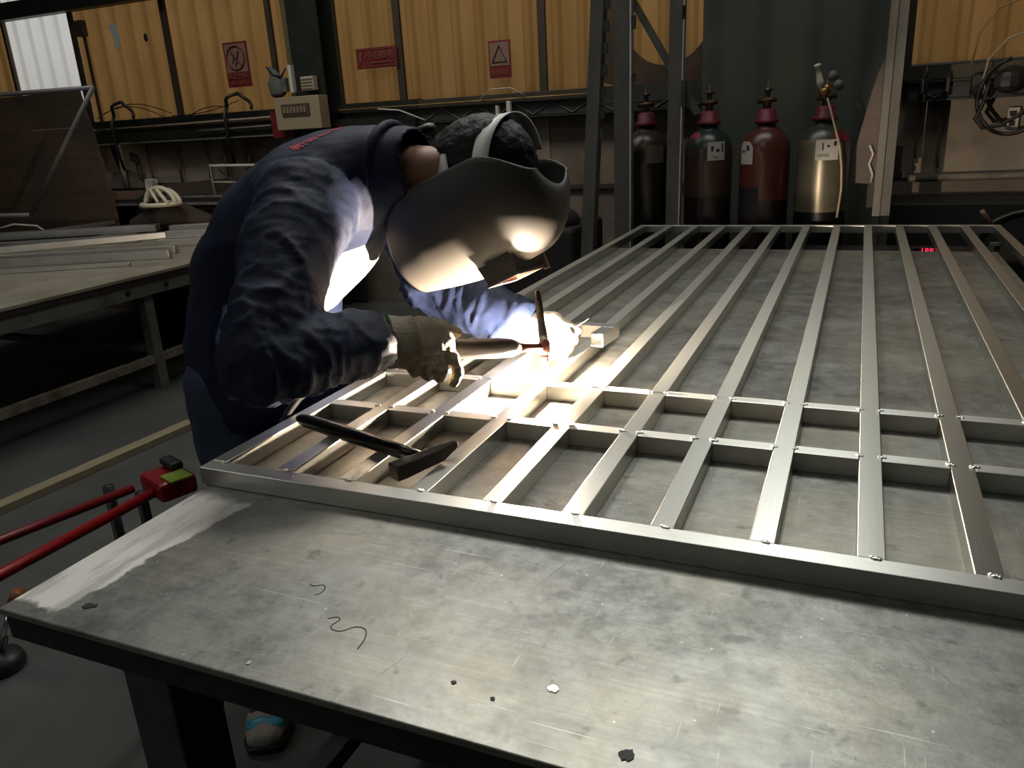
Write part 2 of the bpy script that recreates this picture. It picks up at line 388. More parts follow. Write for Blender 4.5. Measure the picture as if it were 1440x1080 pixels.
pipe('loose_wire', [(-3.4, 5.4, 1.52), (-3.2, 5.38, 1.50), (-3.0, 5.4, 1.42)], .006, PAPER, 'pale wire drooping from the lattice tray', 'wire')
pipe('loose_wire', [(-2.55, 5.42, 1.54), (-2.45, 5.4, 1.60), (-2.3, 5.4, 1.60), (-2.2, 5.42, 1.545)], .004, PAPER, 'thin pale wire arching above the tray near the triangle sign', 'wire')
t = thing('tray_bracket', 'white metal bracket clipped on the lattice tray behind the helmet', 'bracket', (-2.35, 5.44, 1.42))
MB().box((-2.33, 5.43, 1.45), (.03, .03, .13)).box((-2.42, 5.43, 1.44), (.02, .03, .10)).box((-2.36, 5.43, 1.42), (.12, .02, .02)).build('bracket_body', PAPER, t)
for i, (x, z) in enumerate([(-2.47, 1.335), (-2.40, 1.345), (-2.32, 1.375)]):
    tag(MB().ball((x, 5.612, z), (.016, .006, .016), n=8).build('wall_hole', INK), 'dark round hole in the grimy wall behind the helmet', 'hole', 'row of dark holes in the wall')

# ---- signs
SRED = mat('sign_red', (.16, .010, .008), .6, 0, .2, 30); SWH = mat('sign_pale', (.22, .135, .10), .6, 0, .1, 20)
STXT = mat('sign_text', (.20, .07, .045), .6); SBLK = mat('sign_dark', (.05, .006, .004), .6)
def facing(x, z, y=5.515, roll_=0):   # text on the wall facing the camera (-Y)
    return Matrix.Translation((x, y, z)) @ Matrix.Rotation(roll_, 4, 'Y') @ Matrix.Rotation(PI / 2, 4, 'X')
t = thing('prohibition_sign', 'red and white notice with a crossed circle symbol on the yellow sheet', 'sign', (-4.79, 5.53, 1.94))
MB().box((-4.785, 5.53, 1.94), (.245, .006, .345)).build('sign_board', SRED, t)
MB().box((-4.785, 5.525, 1.99), (.215, .004, .215)).build('pale_field', SWH, t)
pts = [(-4.785 + .09 * math.cos(a * PI / 16), 5.52, 1.99 + .09 * math.sin(a * PI / 16)) for a in range(32)]
mb = MB().tube(pts, .007, 6, True).tube([(-4.83, 5.52, 2.05), (-4.735, 5.52, 1.925)], .006, 6); mb.build('circle_symbol', SRED, t)
MB().tube([(-4.82, 5.52, 1.95), (-4.80, 5.52, 2.0), (-4.83, 5.52, 2.03)], .006, 6).tube([(-4.79, 5.52, 1.93), (-4.77, 5.52, 1.98), (-4.75, 5.52, 2.04)], .007, 6).tube([(-4.8, 5.52, 2.02), (-4.78, 5.52, 1.96)], .005, 6).build('hand_symbol', SBLK, t)
text('禁止合闸', .052, facing(-4.785, 1.852), STXT, 'lettering', t)
text('有人工作', .036, facing(-4.785, 1.80), STXT, 'lettering', t)
t = thing('warning_banner', 'wide dark red notice with pale characters left of the mullion', 'sign', (-3.445, 5.53, 1.89))
MB().box((-3.445, 5.53, 1.89), (.36, .006, .145)).build('sign_board', SRED, t)
mb = MB()
for s in (-1, 1): mb.box((-3.445, 5.524, 1.89 + s * .060), (.33, .003, .003)); mb.box((-3.445 + s * .165, 5.524, 1.89), (.003, .003, .12))
mb.build('border', STXT, t)
text('小心触电', .062, facing(-3.41, 1.905), STXT, 'lettering', t)
MB().box((-3.40, 5.523, 1.855), (.20, .003, .006)).build('underline', STXT, t)
MB().prism([(-3.585, 5.524, 1.94), (-3.60, 5.524, 1.885), (-3.588, 5.524, 1.885), (-3.597, 5.524, 1.84), (-3.57, 5.524, 1.90), (-3.582, 5.524, 1.90), (-3.565, 5.524, 1.94)], (0, -.003, 0)).build('lightning_symbol', STXT, t)
t = thing('triangle_warning_sign', 'upright notice with a black triangle above a red band on the yellow sheet', 'sign', (-2.425, 5.53, 1.80))
MB().box((-2.425, 5.53, 1.80), (.17, .006, .25)).build('sign_board', SRED, t)
MB().box((-2.425, 5.525, 1.835), (.15, .004, .155)).build('pale_field', SWH, t)
MB().tube([(-2.48, 5.52, 1.782), (-2.37, 5.52, 1.782), (-2.425, 5.52, 1.89)], .006, 6, True).build('triangle_symbol', SBLK, t)
MB().box((-2.425, 5.52, 1.83), (.008, .004, .04)).box((-2.425, 5.52, 1.80), (.008, .004, .010)).build('exclamation_symbol', mat('sign_amber', (.30, .17, .03), .6), t)
text('当心火灾', .036, facing(-2.425, 1.712), STXT, 'lettering', t)
# stains on the yellow sheet at the left
tag(MB().prism([(-6.17, 5.555, 2.36), (-6.08, 5.555, 2.38), (-6.05, 5.555, 2.27), (-6.08, 5.555, 2.18), (-6.13, 5.555, 2.17), (-6.12, 5.555, 2.26)], (0, -.004, 0)).build('patch_sticker', mat('pale_patch', (.5, .55, .58), .6)), 'torn pale sticker on the leftmost yellow sheet', 'sticker')
tag(MB().ball((-5.75, 5.55, 2.23), (.022, .008, .035), n=8).build('wall_button', INK), 'small dark oval button on the yellow sheet', 'button')
t = thing('latch_bar', 'dark vertical bar with a box end beside the white sheet', 'bar', (-6.45, 5.52, 1.6))
MB().box((-6.44, 5.52, 1.95), (.02, .02, .75)).build('rod', MULL, t)
MB().box((-6.45, 5.51, 2.36), (.09, .05, .13)).build('end_box', MULL, t)

# ------------------------------------------------------------------ left background
BROWN = mat('brown_board', (.085, .055, .035), .7, 0, .35, 4, (1, 1, 6), v2=(.05, .04, .03))
t = thing('board_stack', 'tall brown boards leaning together at the far left', 'boards', (-6.7, 5.1, .8))
for i, (z0, z1) in enumerate([(.0, 1.0), (1.002, 1.27), (1.272, 1.52), (1.522, 1.80)]):
    s = .0 if i < 3 else .02
    MB().prism([(-7.9, 4.84, z0), (-5.70 - .035 * i, 4.84, z0), (-5.725 - .035 * i - s, 4.84, z1), (-7.9, 4.84, z1 + .03 * s)], (0, .03, 0)).build('board', BROWN, t)
t = thing('pipe_rack', 'thin grey pipe rack leaning in front of the brown boards', 'rack', (-6.4, 4.4, .0))
for a, b in [((-7.6, 4.4, 1.80), (-5.15, 4.4, 1.771)), ((-5.15, 4.4, 1.775), (-6.14, 4.4, .868)), ((-6.14, 4.4, .868), (-8.1, 4.4, .855))]:
    MB().tube([a, b], .017, 8).build('frame_tube', mat('dull_tube', (.20, .19, .20), .5, .4), t, True)
t = thing('storage_bench', 'dark low storage rack against the wall behind the aluminium tubes', 'rack', (-5.4, 5.1, 0))
MB().box((-5.6, 5.2, .90), (3.8, .5, .05)).build('top', DSTEEL, t)
MB().box((-5.6, 4.945, .885), (3.8, .012, .02)).build('top_edge', GREYPAINT, t)
MB().box((-5.6, 5.2, .40), (3.8, .5, .04)).build('shelf', DSTEEL, t)
for x in (-7.4, -5.6, -3.8): MB().box((x, 5.0, .44), (.05, .05, .88)).build('leg', DSTEEL, t)
MB().box((-5.6, 5.43, .45), (3.8, .02, .85)).build('back_board', mat('near_black', (.012, .012, .012), .8), t)
PINKW = mat('pinkish_wood', (.22, .12, .09), .7, 0, .3, 10, (1, 8, 8))
tag(MB().box((-6.35, 5.02, .955), (1.5, .09, .06)).build('timber', PINKW), 'long pinkish timber lying on the storage rack', 'timber')
tag(MB().box((-6.0, 5.0, 1.04), (.07, .06, .12), Matrix.Rotation(.12, 3, 'Y')).build('pink_block', mat('pale_pink', (.36, .22, .20), .6)), 'small pale pink block standing on the storage rack', 'block')
tag(MB().box((-5.55, 5.12, 1.0), (.08, .06, .15), Matrix.Rotation(.1, 3, 'Y')).build('white_post', PAPER), 'short white post standing on the storage rack', 'post')
tag(MB().box((-4.97, 5.14, 1.0), (.96, .10, .10), Matrix.Rotation(-.05, 3, 'Y')).build('timber', mat('dark_timber', (.05, .035, .025), .8)), 'dark timber offcut lying on the rack behind the white headgear', 'timber')
tag(MB().box((-5.0, 5.00, .936), (1.1, .03, .015)).build('flat_bar', GREYPAINT), 'slim grey flat bar along the front of the storage rack', 'bar')
t = thing('metal_chair_frame', 'pale metal chair frame standing against the left plaster wall', 'chair', (-4.6, 5.05, .9))
MB().tube([(-4.80, 5.05, .93), (-4.80, 5.05, 1.17), (-4.30, 5.05, 1.16), (-4.30, 5.05, .93)], .012, 6).build('frame', PAPER, t, True)
MB().tube([(-4.80, 5.05, 1.04), (-4.30, 5.05, 1.03)], .008, 6).build('rail', PAPER, t, True)
MB().tube([(-4.72, 5.05, 1.14), (-4.5, 5.05, .98)], .008, 6).build('brace', DSTEEL, t, True)
# low bench with aluminium tubes (aisle side edge runs along Y)
WORN = mat('worn_grey_top', (.30, .28, .22), .6, .2, .35, 5, (1, 1, 1), v2=(.20, .17, .12), v2scale=4, bump=.05)
t = thing('side_workbench', 'long low grey side workbench at the left, stacked with aluminium tubes', 'workbench', (-4.6, 3.4, 0))
MB().box((-4.62, 3.2, .672), (2.0, 3.4, .016)).build('top_plate', WORN, t)
MB().box((-4.62, 3.2, .648), (1.99, 3.39, .03)).build('packing', mat('dark_packing', (.03, .022, .018), .7), t)
MB().box((-3.65, 3.2, .595), (.03, 3.38, .075)).build('apron', GREYPAINT, t)
MB().box((-5.6, 3.2, .595), (.03, 3.38, .075)).build('apron', GREYPAINT, t)
for x in (-3.69, -5.55):
    for y in (1.62, 3.2, 4.8): MB().box((x, y, .318), (.06, .06, .636)).build('leg', GREYPAINT, t)
    MB().box((x, 3.2, .18), (.04, 3.3, .045)).build('lower_rail', CREAMPAINT, t)
for y in (1.62, 3.2, 4.8): MB().box((-4.62, y, .24), (1.84, .035, .04)).build('cross_rail', GREYPAINT, t)
for y in (3.05, 3.32): MB().ball((-3.632, y, .60), (.008, .018, .018), n=8).build('bolt_hole', INK, t)
HOLL = mat('tube_mouth', (.25, .22, .15), .7)
def altube(a, b, w, h, lab, z, name='aluminium_tube', group=None):
    a = V((a[0], a[1], z)); b = V((b[0], b[1], z)); d = (b - a); L_ = d.length; ang = math.atan2(d.y, d.x)
    t = thing(name, lab, 'tube', (a + b) / 2, ang, group)
    M = Matrix.Rotation(ang, 3, 'Z'); c = (a + b) / 2
    MB().box(c + V((0, 0, h / 2)), (L_, w, h), M).build('tube_body', ALP, t, bevel=.002)
    for s in (-1, 1):
        MB().box(c + V((0, 0, h / 2)) + M @ V((s * (L_ / 2 - .001), 0, 0)), (.004, w - .012, h - .012), M).build('tube_mouth', HOLL, t)
altube((-6.5, 3.70), (-4.86, 4.47), .10, .05, 'widest grey aluminium tube at the back of the side workbench', .735)
altube((-6.4, 3.55), (-4.86, 4.28), .10, .05, 'grey aluminium tube lying under the back tubes', .682)
altube((-5.6, 2.98), (-4.44, 4.14), .055, .04, 'bright aluminium tube lying diagonally across the others', .735)
altube((-5.1, 3.12), (-3.93, 3.67), .055, .05, 'bright aluminium tube just behind the shortest one', .682)
altube((-5.2, 3.30), (-4.05, 3.84), .07, .05, 'grey aluminium tube between the two bright ones', .682)
altube((-5.3, 2.70), (-3.98, 3.40), .045, .022, 'thin flat aluminium bar nearest the edge of the side workbench', .682)
altube((-5.85, 4.30), (-5.75, 4.88), .03, .03, 'short thin tube poking up from behind the tube pile', .735)
for i, (x, y, z, lab) in enumerate([(-4.20, 4.18, .682, 'lowest cream tube offcut at the end of the pile'), (-4.32, 4.36, .682, 'cream tube offcut second from the pile end'), (-4.16, 4.24, .735, 'cream tube offcut stacked on the lowest ones'),
        (-4.50, 4.62, .682, 'cream tube offcut near the brown bag'), (-4.42, 4.52, .735, 'topmost cream tube offcut by the welder')]):
    altube((x - .25, y - .11), (x + .06, y + .04), .07, .048, lab, z, 'tube_offcut')
t = thing('brown_bag', 'dark brown cloth bag slumped on the side workbench', 'bag', (-4.85, 4.65, .69))
MB().loft([((-5.25, 4.66, .755), (.10, .07)), ((-5.02, 4.68, .80), (.14, .11)), ((-4.82, 4.68, .80), (.15, .115)), ((-4.60, 4.72, .755), (.10, .07))], n=18).build('bag_body', mat('brown_cloth', (.035, .022, .016), .9, 0, .3, 10, bump=.4, bscale=12), t, True)
# white headgear on the bag
HG = mat('cream_headgear', (.52, .49, .38), .5)
t = thing('helmet_headgear', 'cream plastic head cage of a spare welding helmet on the brown bag', 'headgear', (-4.80, 4.52, .93))
for a0, w in ((0, .11), (.9, .13)):
    pts = [(-4.82 + .15 * math.cos(q * PI / 10), 4.50 + .06 * math.sin(a0), .92 + .13 * math.sin(q * PI / 10) * (1 - .15 * a0)) for q in range(11)]
    MB().tube(pts, .018, 6).build('band', HG, t, True)
MB().tube([(-4.82 + .15 * math.cos(q * PI / 8), 4.50 + .12 * math.sin(q * PI / 8), .93) for q in range(16)], .018, 6, True).build('band', HG, t, True)
MB().tube([(-4.80, 4.46, 1.05), (-4.68, 4.44, .93)], .014, 6).tube([(-4.86, 4.46, 1.04), (-4.76, 4.42, .95)], .012, 6).build('cross_strap', HG, t, True)
MB().loft([((-5.06, 4.56, .93), (.05, .06)), ((-4.98, 4.56, .95), (.06, .07))], n=12).build('visor', BLK, t, True)
pipe('cable', [(-6.6, 4.3, .74), (-6.3, 4.35, .80), (-6.1, 4.4, .78), (-5.95, 4.4, .70)], .008, PAPER, 'white cable curling behind the back tubes', 'cable')
t = thing('floor_timber', 'long narrow pale timber lying in the aisle beside the side workbench', 'timber', (-3.02, 2.2, 0))
MB().prism([(-3.16, 1.0, .001), (-3.09, 1.0, .001), (-2.98, 2.75, .001), (-3.05, 2.75, .001)], (0, 0, .03)).build('timber_body', mat('pale_timber', (.26, .22, .14), .7, 0, .3, 6, (8, 1, 1)), t)

# ------------------------------------------------------------------ right background
POST = mat('grey_steel_post', (.095, .093, .080), .55, .2, .3, 10, (1, 1, .5))
t = thing('slotted_post', 'leaning grey slotted angle post left of the gas cylinders', 'post', (-1.12, 3.62, 0))
def qpost(b0, b1, w, d, t_, m_, nm='post_profile'):
    b0 = V(b0); b1 = V(b1)
    mb = MB(); mb.prism([b0 + V((-w / 2, 0, 0)), b0 + V((w / 2, 0, 0)), b0 + V((w / 2, d, 0)), b0 + V((-w / 2, d, 0))], b1 - b0)
    return mb.build(nm, m_, t_)
qpost((-1.235, 3.62, .0), (-1.06, 3.62, 2.6), .062, .004, t, POST)
qpost((-1.205, 3.62, .0), (-1.03, 3.62, 2.6), .004, .05, t, POST, 'post_flange')
for q in range(12): z = 1.30 + q * .09; x = -1.235 + .175 * z / 2.6 + .043; MB().box((x, 3.63, z), (.022, .012, .045)).build('slot_tab', DSTEEL, t)
t = thing('cylinder_rack', 'grey steel rack of two posts with a diagonal brace in front of the cylinders', 'rack', (-1.0, 4.1, 0))
qpost((-1.135, 4.06, 0), (-1.115, 4.06, 2.6), .088, .03, t, POST); qpost((-1.092, 4.05, 0), (-1.072, 4.05, 2.6), .008, .05, t, ALP, 'post_edge')
MB().box((-1.065, 4.06, 1.80), (.02, .02, .06)).build('bracket', DSTEEL, t); MB().box((-1.065, 4.06, 1.55), (.015, .02, .04)).build('bracket', DSTEEL, t)
qpost((-.880, 4.07, 0), (-.850, 4.07, 2.6), .068, .03, t, POST); qpost((-.846, 4.06, 0), (-.813, 4.06, 2.6), .006, .05, t, ALP, 'post_edge')
MB().box((-.825, 4.07, 1.82), (.016, .02, .06)).build('bracket', DSTEEL, t); MB().box((-.82, 4.07, 1.46), (.02, .03, .12)).build('bracket', DSTEEL, t)
MB().prism([(-1.12, 4.105, 1.93), (-1.08, 4.105, 1.93), (-.74, 4.105, 1.37), (-.775, 4.105, 1.355)], (0, .01, 0)).build('brace', POST, t)
# dark plate with round opening
t = thing('fan_housing', 'dark square plate with a large round opening showing the yellow sheet', 'fan housing', (-1.15, 5.0, 1.7))
bm = bmesh.new(); cx, cz, R_ = -1.115, 1.955, .275; n = 48; hx0, hx1, hz0, hz1 = -1.50, -.80, 1.55, 2.4
outer, inner = [], []
for k in range(n):
    a = 2 * PI * k / n; dx, dz = math.cos(a), math.sin(a)
    s = min(((hx1 - cx) / dx if dx > 1e-6 else 1e9), ((hx0 - cx) / dx if dx < -1e-6 else 1e9), ((hz1 - cz) / dz if dz > 1e-6 else 1e9), ((hz0 - cz) / dz if dz < -1e-6 else 1e9))
    outer.append((cx + s * dx, cz + s * dz)); inner.append((cx + R_ * dx, cz + R_ * dz * 1.12))
for y in (5.0, 5.03):
    pass
f = [[bm.verts.new((x, y, z)) for x, z in ring] for y in (5.0, 5.04) for ring in (outer, inner)]
for k in range(n):
    j = (k + 1) % n
    bm.faces.new((f[0][k], f[0][j], f[1][j], f[1][k])); bm.faces.new((f[2][j], f[2][k], f[3][k], f[3][j]))
    bm.faces.new((f[1][k], f[1][j], f[3][j], f[3][k])); bm.faces.new((f[0][j], f[0][k], f[2][k], f[2][j]))
mb = MB(); mb.bm = bm; mb.build('plate', mat('rusty_dark_plate', (.055, .035, .018), .6, .2, .5, 5, v2=(.10, .05, .02), v2scale=6), t)
MB().box((-1.15, 5.03, 1.50), (.72, .10, .10)).build('lower_box', DSTEEL, t)
# dark green curtain / panel
bm = bmesh.new(); xs = [(-.86 + i * .02) for i in range(50)]
rows = []
for z in (.0, .8, 1.6, 2.4, 3.1):
    rows.append([bm.verts.new((x, 4.78 + .012 * math.sin(x * 23) + .003 * math.sin(x * 51 + z), z)) for x in xs])
for a, b in zip(rows, rows[1:]):
    for i in range(len(xs) - 1): bm.faces.new((a[i], a[i + 1], b[i + 1], b[i]))
mb = MB(); mb.bm = bm; o = mb.build('welding_curtain', mat('green_curtain', (.045, .054, .044), .85, 0, .25, 2, (2, 1, .4), v2=(.060, .062, .045)), smooth=True)
md = o.modifiers.new('thick', 'SOLIDIFY'); md.thickness = .006
tag(o, 'dark green curtain hanging behind the gas cylinders', 'curtain')
# right post and cardboard
LP = mat('pale_grey_post', (.11, .105, .09), .5, .2, .2, 8, (1, 1, .5))
t = thing('rack_upright', 'tall pale post right of the dark curtain', 'post', (.11, 4.4, 0))
MB().box((.085, 4.4, 1.4), (.034, .05, 2.8)).build('post_face', LP, t); MB().box((.125, 4.41, 1.4), (.045, .04, 2.8)).build('post_flange', POST, t)
tag(MB().prism([(.04, 4.44, 1.50), (.065, 4.44, 1.56), (.07, 4.44, .98), (-.045, 4.44, .99), (-.035, 4.44, 1.15), (.02, 4.44, 1.42)], (0, .01, 0)).build('brown_card', mat('brown_card', (.13, .10, .085), .8, 0, .2, 10)), 'grey brown curled card strip behind the pale post', 'card')
pipe('clear_wire', [(.03, 4.42, 1.17), (.05, 4.41, 1.13), (.035, 4.42, 1.08), (.055, 4.41, 1.03), (.05, 4.42, .99)], .006, PAPER, 'crumpled clear strip stuck on the brown card', 'strip')
t = thing('junction_box', 'black clutter box with cable bundle hanging on the right tray', 'electric box', (.62, 5.4, 1.38))
MB().box((.64, 5.42, 1.425), (.20, .08, .12)).ball((.72, 5.40, 1.44), (.09, .05, .07), n=8).ball((.60, 5.40, 1.40), (.07, .05, .05), n=8).build('box_body', BLK, t)
MB().tube([(.55, 5.4, 1.46), (.75, 5.38, 1.47), (.9, 5.4, 1.45)], .01, 6).build('cable', BLK, t, True)
for (x, z, w, lab) in [(.30, 1.44, .05, 'small black plug hanging on the right tray, leftmost'), (.42, 1.44, .03, 'small black plug hanging on the right tray, beside the brown cord')]:
    tag(MB().box((x, 5.44, z), (w, .05, .08)).box((x, 5.43, z + .05), (w * .5, .03, .04)).build('plug', BLK, bevel=.006), lab, 'plug')
tag(MB().tube([(.35, 5.45, 1.385), (.40, 5.45, 1.40), (.42, 5.45, 1.44), (.44, 5.45, 1.385)], .006, 6).build('loose_wire', BLK, smooth=True), 'short bent black wire inside the right tray', 'wire')
pipe('hose', loop_pts(.74, 1.36, .17, .20, 100, 400, 5.33, 26), .011, BLK, 'black hose loop hanging over the right wall', 'hose')
pipe('hose', [(.62, 5.33, 1.45), (.60, 5.33, 1.33), (.57, 5.33, 1.25), (.61, 5.33, 1.20), (.70, 5.33, 1.21), (.78, 5.33, 1.26), (.86, 5.33, 1.34), (.95, 5.33, 1.4)], .011, BLK, 'black hose sagging under the junction box', 'hose')
pipe('hose', [(.62, 5.34, 1.35), (.585, 5.33, 1.46), (.60, 5.33, 1.56), (.68, 5.33, 1.66), (.80, 5.33, 1.70), (.95, 5.34, 1.70)], .006, mat('pale_hose', (.30, .25, .16), .5), 'thin pale hose curving up over the yellow sheet', 'hose')
pipe('hose', [(.52, 5.35, 1.52), (.54, 5.34, 1.70), (.62, 5.34, 1.82), (.74, 5.35, 1.86), (.9, 5.35, 1.84)], .006, mat('ochre_hose', (.22, .15, .06), .5), 'ochre hose curving highest over the yellow sheet', 'hose')
t = thing('wall_socket', 'white wall socket below the black hose loop', 'socket', (.79, 5.58, 1.23))
MB().box((.79, 5.58, 1.235), (.06, .04, .13)).build('plate', mat('socket_white', (.6, .58, .52), .5), t, bevel=.008)
MB().box((.785, 5.557, 1.265), (.035, .006, .03)).box((.785, 5.557, 1.21), (.03, .006, .03)).build('outlet', INK, t)
t = thing('hose_reel', 'dark coil of hose lying behind the far corner of the bench', 'hose', (.75, 4.55, .66))
mb = MB()
for q in range(3): mb.tube([(.80 + (.26 - .02 * q) * math.cos(a * PI / 16), 4.55 + .03 * q, .62 + (.21 - .01 * q) * math.sin(a * PI / 16)) for a in range(32)], .014, 6, True)
mb.build('coil', mat('dark_hose', (.03, .028, .025), .4), t, True)
MB().box((.80, 4.62, .3), (.5, .06, .6)).build('coil_stand', BLK, t)
MB().tube([(.56, 4.5, .84), (.60, 4.52, .78), (.64, 4.55, .74)], .012, 6).build('nozzle', mat('rust_nozzle', (.14, .08, .05), .6), t, True)
t = thing('wall_bracket', 'rusty bracket fixed beside the pale post', 'bracket', (.2, 5.3, 1.0))
MB().box((.19, 5.3, 1.02), (.05, .05, .20)).box((.20, 5.28, .96), (.07, .03, .03)).build('bracket_body', mat('rust_dark', (.05, .035, .025), .7), t)
# dark cabinets low behind the bench
tag(MB().box((.9, 5.35, .40), (1.5, .5, .82)).build('cabinet', mat('black_cabinet', (.02, .021, .02), .6), bevel=.01), 'dark low cabinet against the right wall', 'cabinet')
t = thing('tool_cart', 'black cart with clutter standing between the welder and the slotted post', 'cart', (-1.75, 4.2, 0))
MB().box((-1.75, 4.25, .42), (.75, .55, .80)).build('cart_body', mat('soot_black', (.012, .011, .010), .7), t, bevel=.02)
MB().ball((-1.62, 4.15, .84), (.22, .18, .10), n=12).ball((-1.95, 4.2, .83), (.16, .14, .08), n=12).build('rag_heap', mat('dark_rag', (.014, .012, .012), .9, bump=.5, bscale=20), t, True)
mb = MB()
mb.tube([(-1.72 + .16 * math.cos(a * PI / 10), 4.02, .82 + .13 * math.sin(a * PI / 10)) for a in range(13)], .008, 6)
mb.tube([(-1.60 + .12 * math.cos(a * PI / 10), 4.0, .84 + .10 * math.sin(a * PI / 10)) for a in range(13)], .006, 6); mb.build('hose', BLK, t, True)
# welding power source with red digits
t = thing('welding_power_source', 'black welding machine with glowing red digits below the far end of the bench', 'welding machine', (.2, 3.8, 0))
MB().box((.24, 3.86, .38), (1.0, .36, .72)).build('casing', mat('black_casing', (.015, .015, .016), .45), t, bevel=.015)
MB().box((.275, 3.66, .765), (.10, .04, .05)).build('display', mat('display_black', (.01, .004, .004), .3), t)
text('188', .034, facing(.275, .778, 3.637), mat('red_led', (.3, .0, .02), .4, emis=(1, .03, .10), estr=1.6), 'digits', t)
MB().box((.57, 3.80, .785), (.10, .03, .012)).box((.55, 3.82, .76), (.02, .02, .05)).build('handle', GREYPAINT, t)
MB().box((-.11, 3.70, .735), (.18, .02, .04)).build('badge', mat('badge_grey', (.04, .04, .045), .4), t)

# ------------------------------------------------------------------ gas cylinders
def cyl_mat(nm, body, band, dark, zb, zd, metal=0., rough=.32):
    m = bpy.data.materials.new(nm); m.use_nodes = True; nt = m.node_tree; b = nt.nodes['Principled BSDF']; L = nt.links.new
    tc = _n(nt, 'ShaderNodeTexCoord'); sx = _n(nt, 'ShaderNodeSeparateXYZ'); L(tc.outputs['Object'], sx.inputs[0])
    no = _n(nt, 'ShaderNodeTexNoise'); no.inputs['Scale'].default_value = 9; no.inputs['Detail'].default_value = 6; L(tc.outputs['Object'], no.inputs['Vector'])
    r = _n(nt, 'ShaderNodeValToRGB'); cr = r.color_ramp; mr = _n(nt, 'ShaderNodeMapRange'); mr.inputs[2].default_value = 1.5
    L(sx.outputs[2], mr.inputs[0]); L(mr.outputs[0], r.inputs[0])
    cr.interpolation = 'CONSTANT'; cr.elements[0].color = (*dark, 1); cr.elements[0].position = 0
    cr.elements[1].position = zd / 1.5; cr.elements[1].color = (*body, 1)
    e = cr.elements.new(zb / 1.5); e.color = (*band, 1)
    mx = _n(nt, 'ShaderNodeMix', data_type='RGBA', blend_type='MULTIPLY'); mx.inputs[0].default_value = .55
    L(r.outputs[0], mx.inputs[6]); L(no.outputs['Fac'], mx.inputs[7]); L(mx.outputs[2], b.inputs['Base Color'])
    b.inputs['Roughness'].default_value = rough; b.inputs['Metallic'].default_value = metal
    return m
BRASSD = mat('dark_brass', (.10, .06, .03), .4, .7, .3, 20)
MAG = mat('magenta_cap', (.17, .012, .032), .5, 0, .4, 16)
def cylinder(x, y, m, lab, collar, zneck=1.36, valve=True):
    t = thing('gas_cylinder', lab, 'gas cylinder', (x, y, 0), 0, None)
    R_ = .122; zs = zneck - .20
    prof = [(R_ - .01, .001), (R_, .02), (R_, zs)] + [(R_ * math.cos(a) * .97 + .004, zs + .13 * math.sin(a)) for a in [q * PI / 16 for q in range(1, 7)]]
    prof += [(.042, zneck - .055), (.040, zneck - .02)]
    b = MB().lathe(prof, Matrix.Translation((x, y, 0)), 40).build('body', m, t, True); 
    b.data.transform(Matrix.Translation((-x, -y, 0)) if False else Matrix.Identity(4))
    MB().lathe([(.058, zneck - .060), (.060, zneck - .045), (.045, zneck - .035), (.043, zneck), (.030, zneck + .01)], Matrix.Translation((x, y, 0)), 24).build('collar', collar, t, True)
    v = MB().lathe([(.018, zneck), (.02, zneck + .05), (.012, zneck + .06), (.012, zneck + .09), (.022, zneck + .092), (.022, zneck + .10), (.005, zneck + .105), (.004, zneck + .14)], Matrix.Translation((x, y, 0)), 12)
    v.tube([(x - .045, y - .01, zneck + .045), (x + .045, y - .01, zneck + .05)], .012, 8); v.build('valve', BRASSD, t, True)
    return t
cy = 4.30
def curved_label(x, y, a0, a1, z0, z1, m, t, r=.1232, nm='label', round_top=0, r1=None):
    r1 = r1 or r
    bm = bmesh.new(); lo = []; hi = []; n = 8
    for i in range(n + 1):
        a = math.radians(a0 + (a1 - a0) * i / n); q = abs(2 * i / n - 1)
        lo.append(bm.verts.new((x + r * math.sin(a), y - r * math.cos(a), z0))); hi.append(bm.verts.new((x + r1 * math.sin(a), y - r1 * math.cos(a), z1 - round_top * q ** 4)))
    for i in range(n): bm.faces.new((lo[i], lo[i + 1], hi[i + 1], hi[i]))
    mb = MB(); mb.bm = bm; return mb.build(nm, m, t, True)
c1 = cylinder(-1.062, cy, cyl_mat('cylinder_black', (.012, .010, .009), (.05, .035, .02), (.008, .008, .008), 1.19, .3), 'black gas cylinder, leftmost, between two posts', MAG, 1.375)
curved_label(-1.062, cy, 12, 60, 1.13, 1.22, mat('yellowed_label', (.16, .13, .09), .7, 0, .3, 20), c1)
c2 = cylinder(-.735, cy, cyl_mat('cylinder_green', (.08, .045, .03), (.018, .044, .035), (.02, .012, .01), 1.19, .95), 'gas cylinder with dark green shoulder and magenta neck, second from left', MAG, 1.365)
MB().lathe([(.10, 1.255), (.085, 1.285), (.083, 1.287)], Matrix.Translation((-.735, cy, 0)), 30)
curved_label(-.735, cy, -62, -20, 1.235, 1.27, mat('magenta_paint', (.33, .02, .06), .5), c2, .1035, 'paint_patch', r1=.079)
curved_label(-.735, cy, 8, 50, 1.135, 1.225, PAPER, c2)
curved_label(-.735, cy, 16, 22, 1.18, 1.205, INK, c2, .1236, 'label_print'); curved_label(-.735, cy, 28, 36, 1.175, 1.19, INK, c2, .1236, 'label_print'); curved_label(-.735, cy, 42, 46, 1.175, 1.215, INK, c2, .1236, 'label_print')
curved_label(-.735, cy, 20, 34, 1.145, 1.155, mat('grey_print', (.25, .23, .2), .7), c2, .1236, 'label_print')
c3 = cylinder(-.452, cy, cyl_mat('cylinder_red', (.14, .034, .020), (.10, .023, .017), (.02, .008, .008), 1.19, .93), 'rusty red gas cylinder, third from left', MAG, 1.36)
curved_label(-.452, cy, -62, -22, 1.11, 1.22, PAPER, c3, round_top=.03)
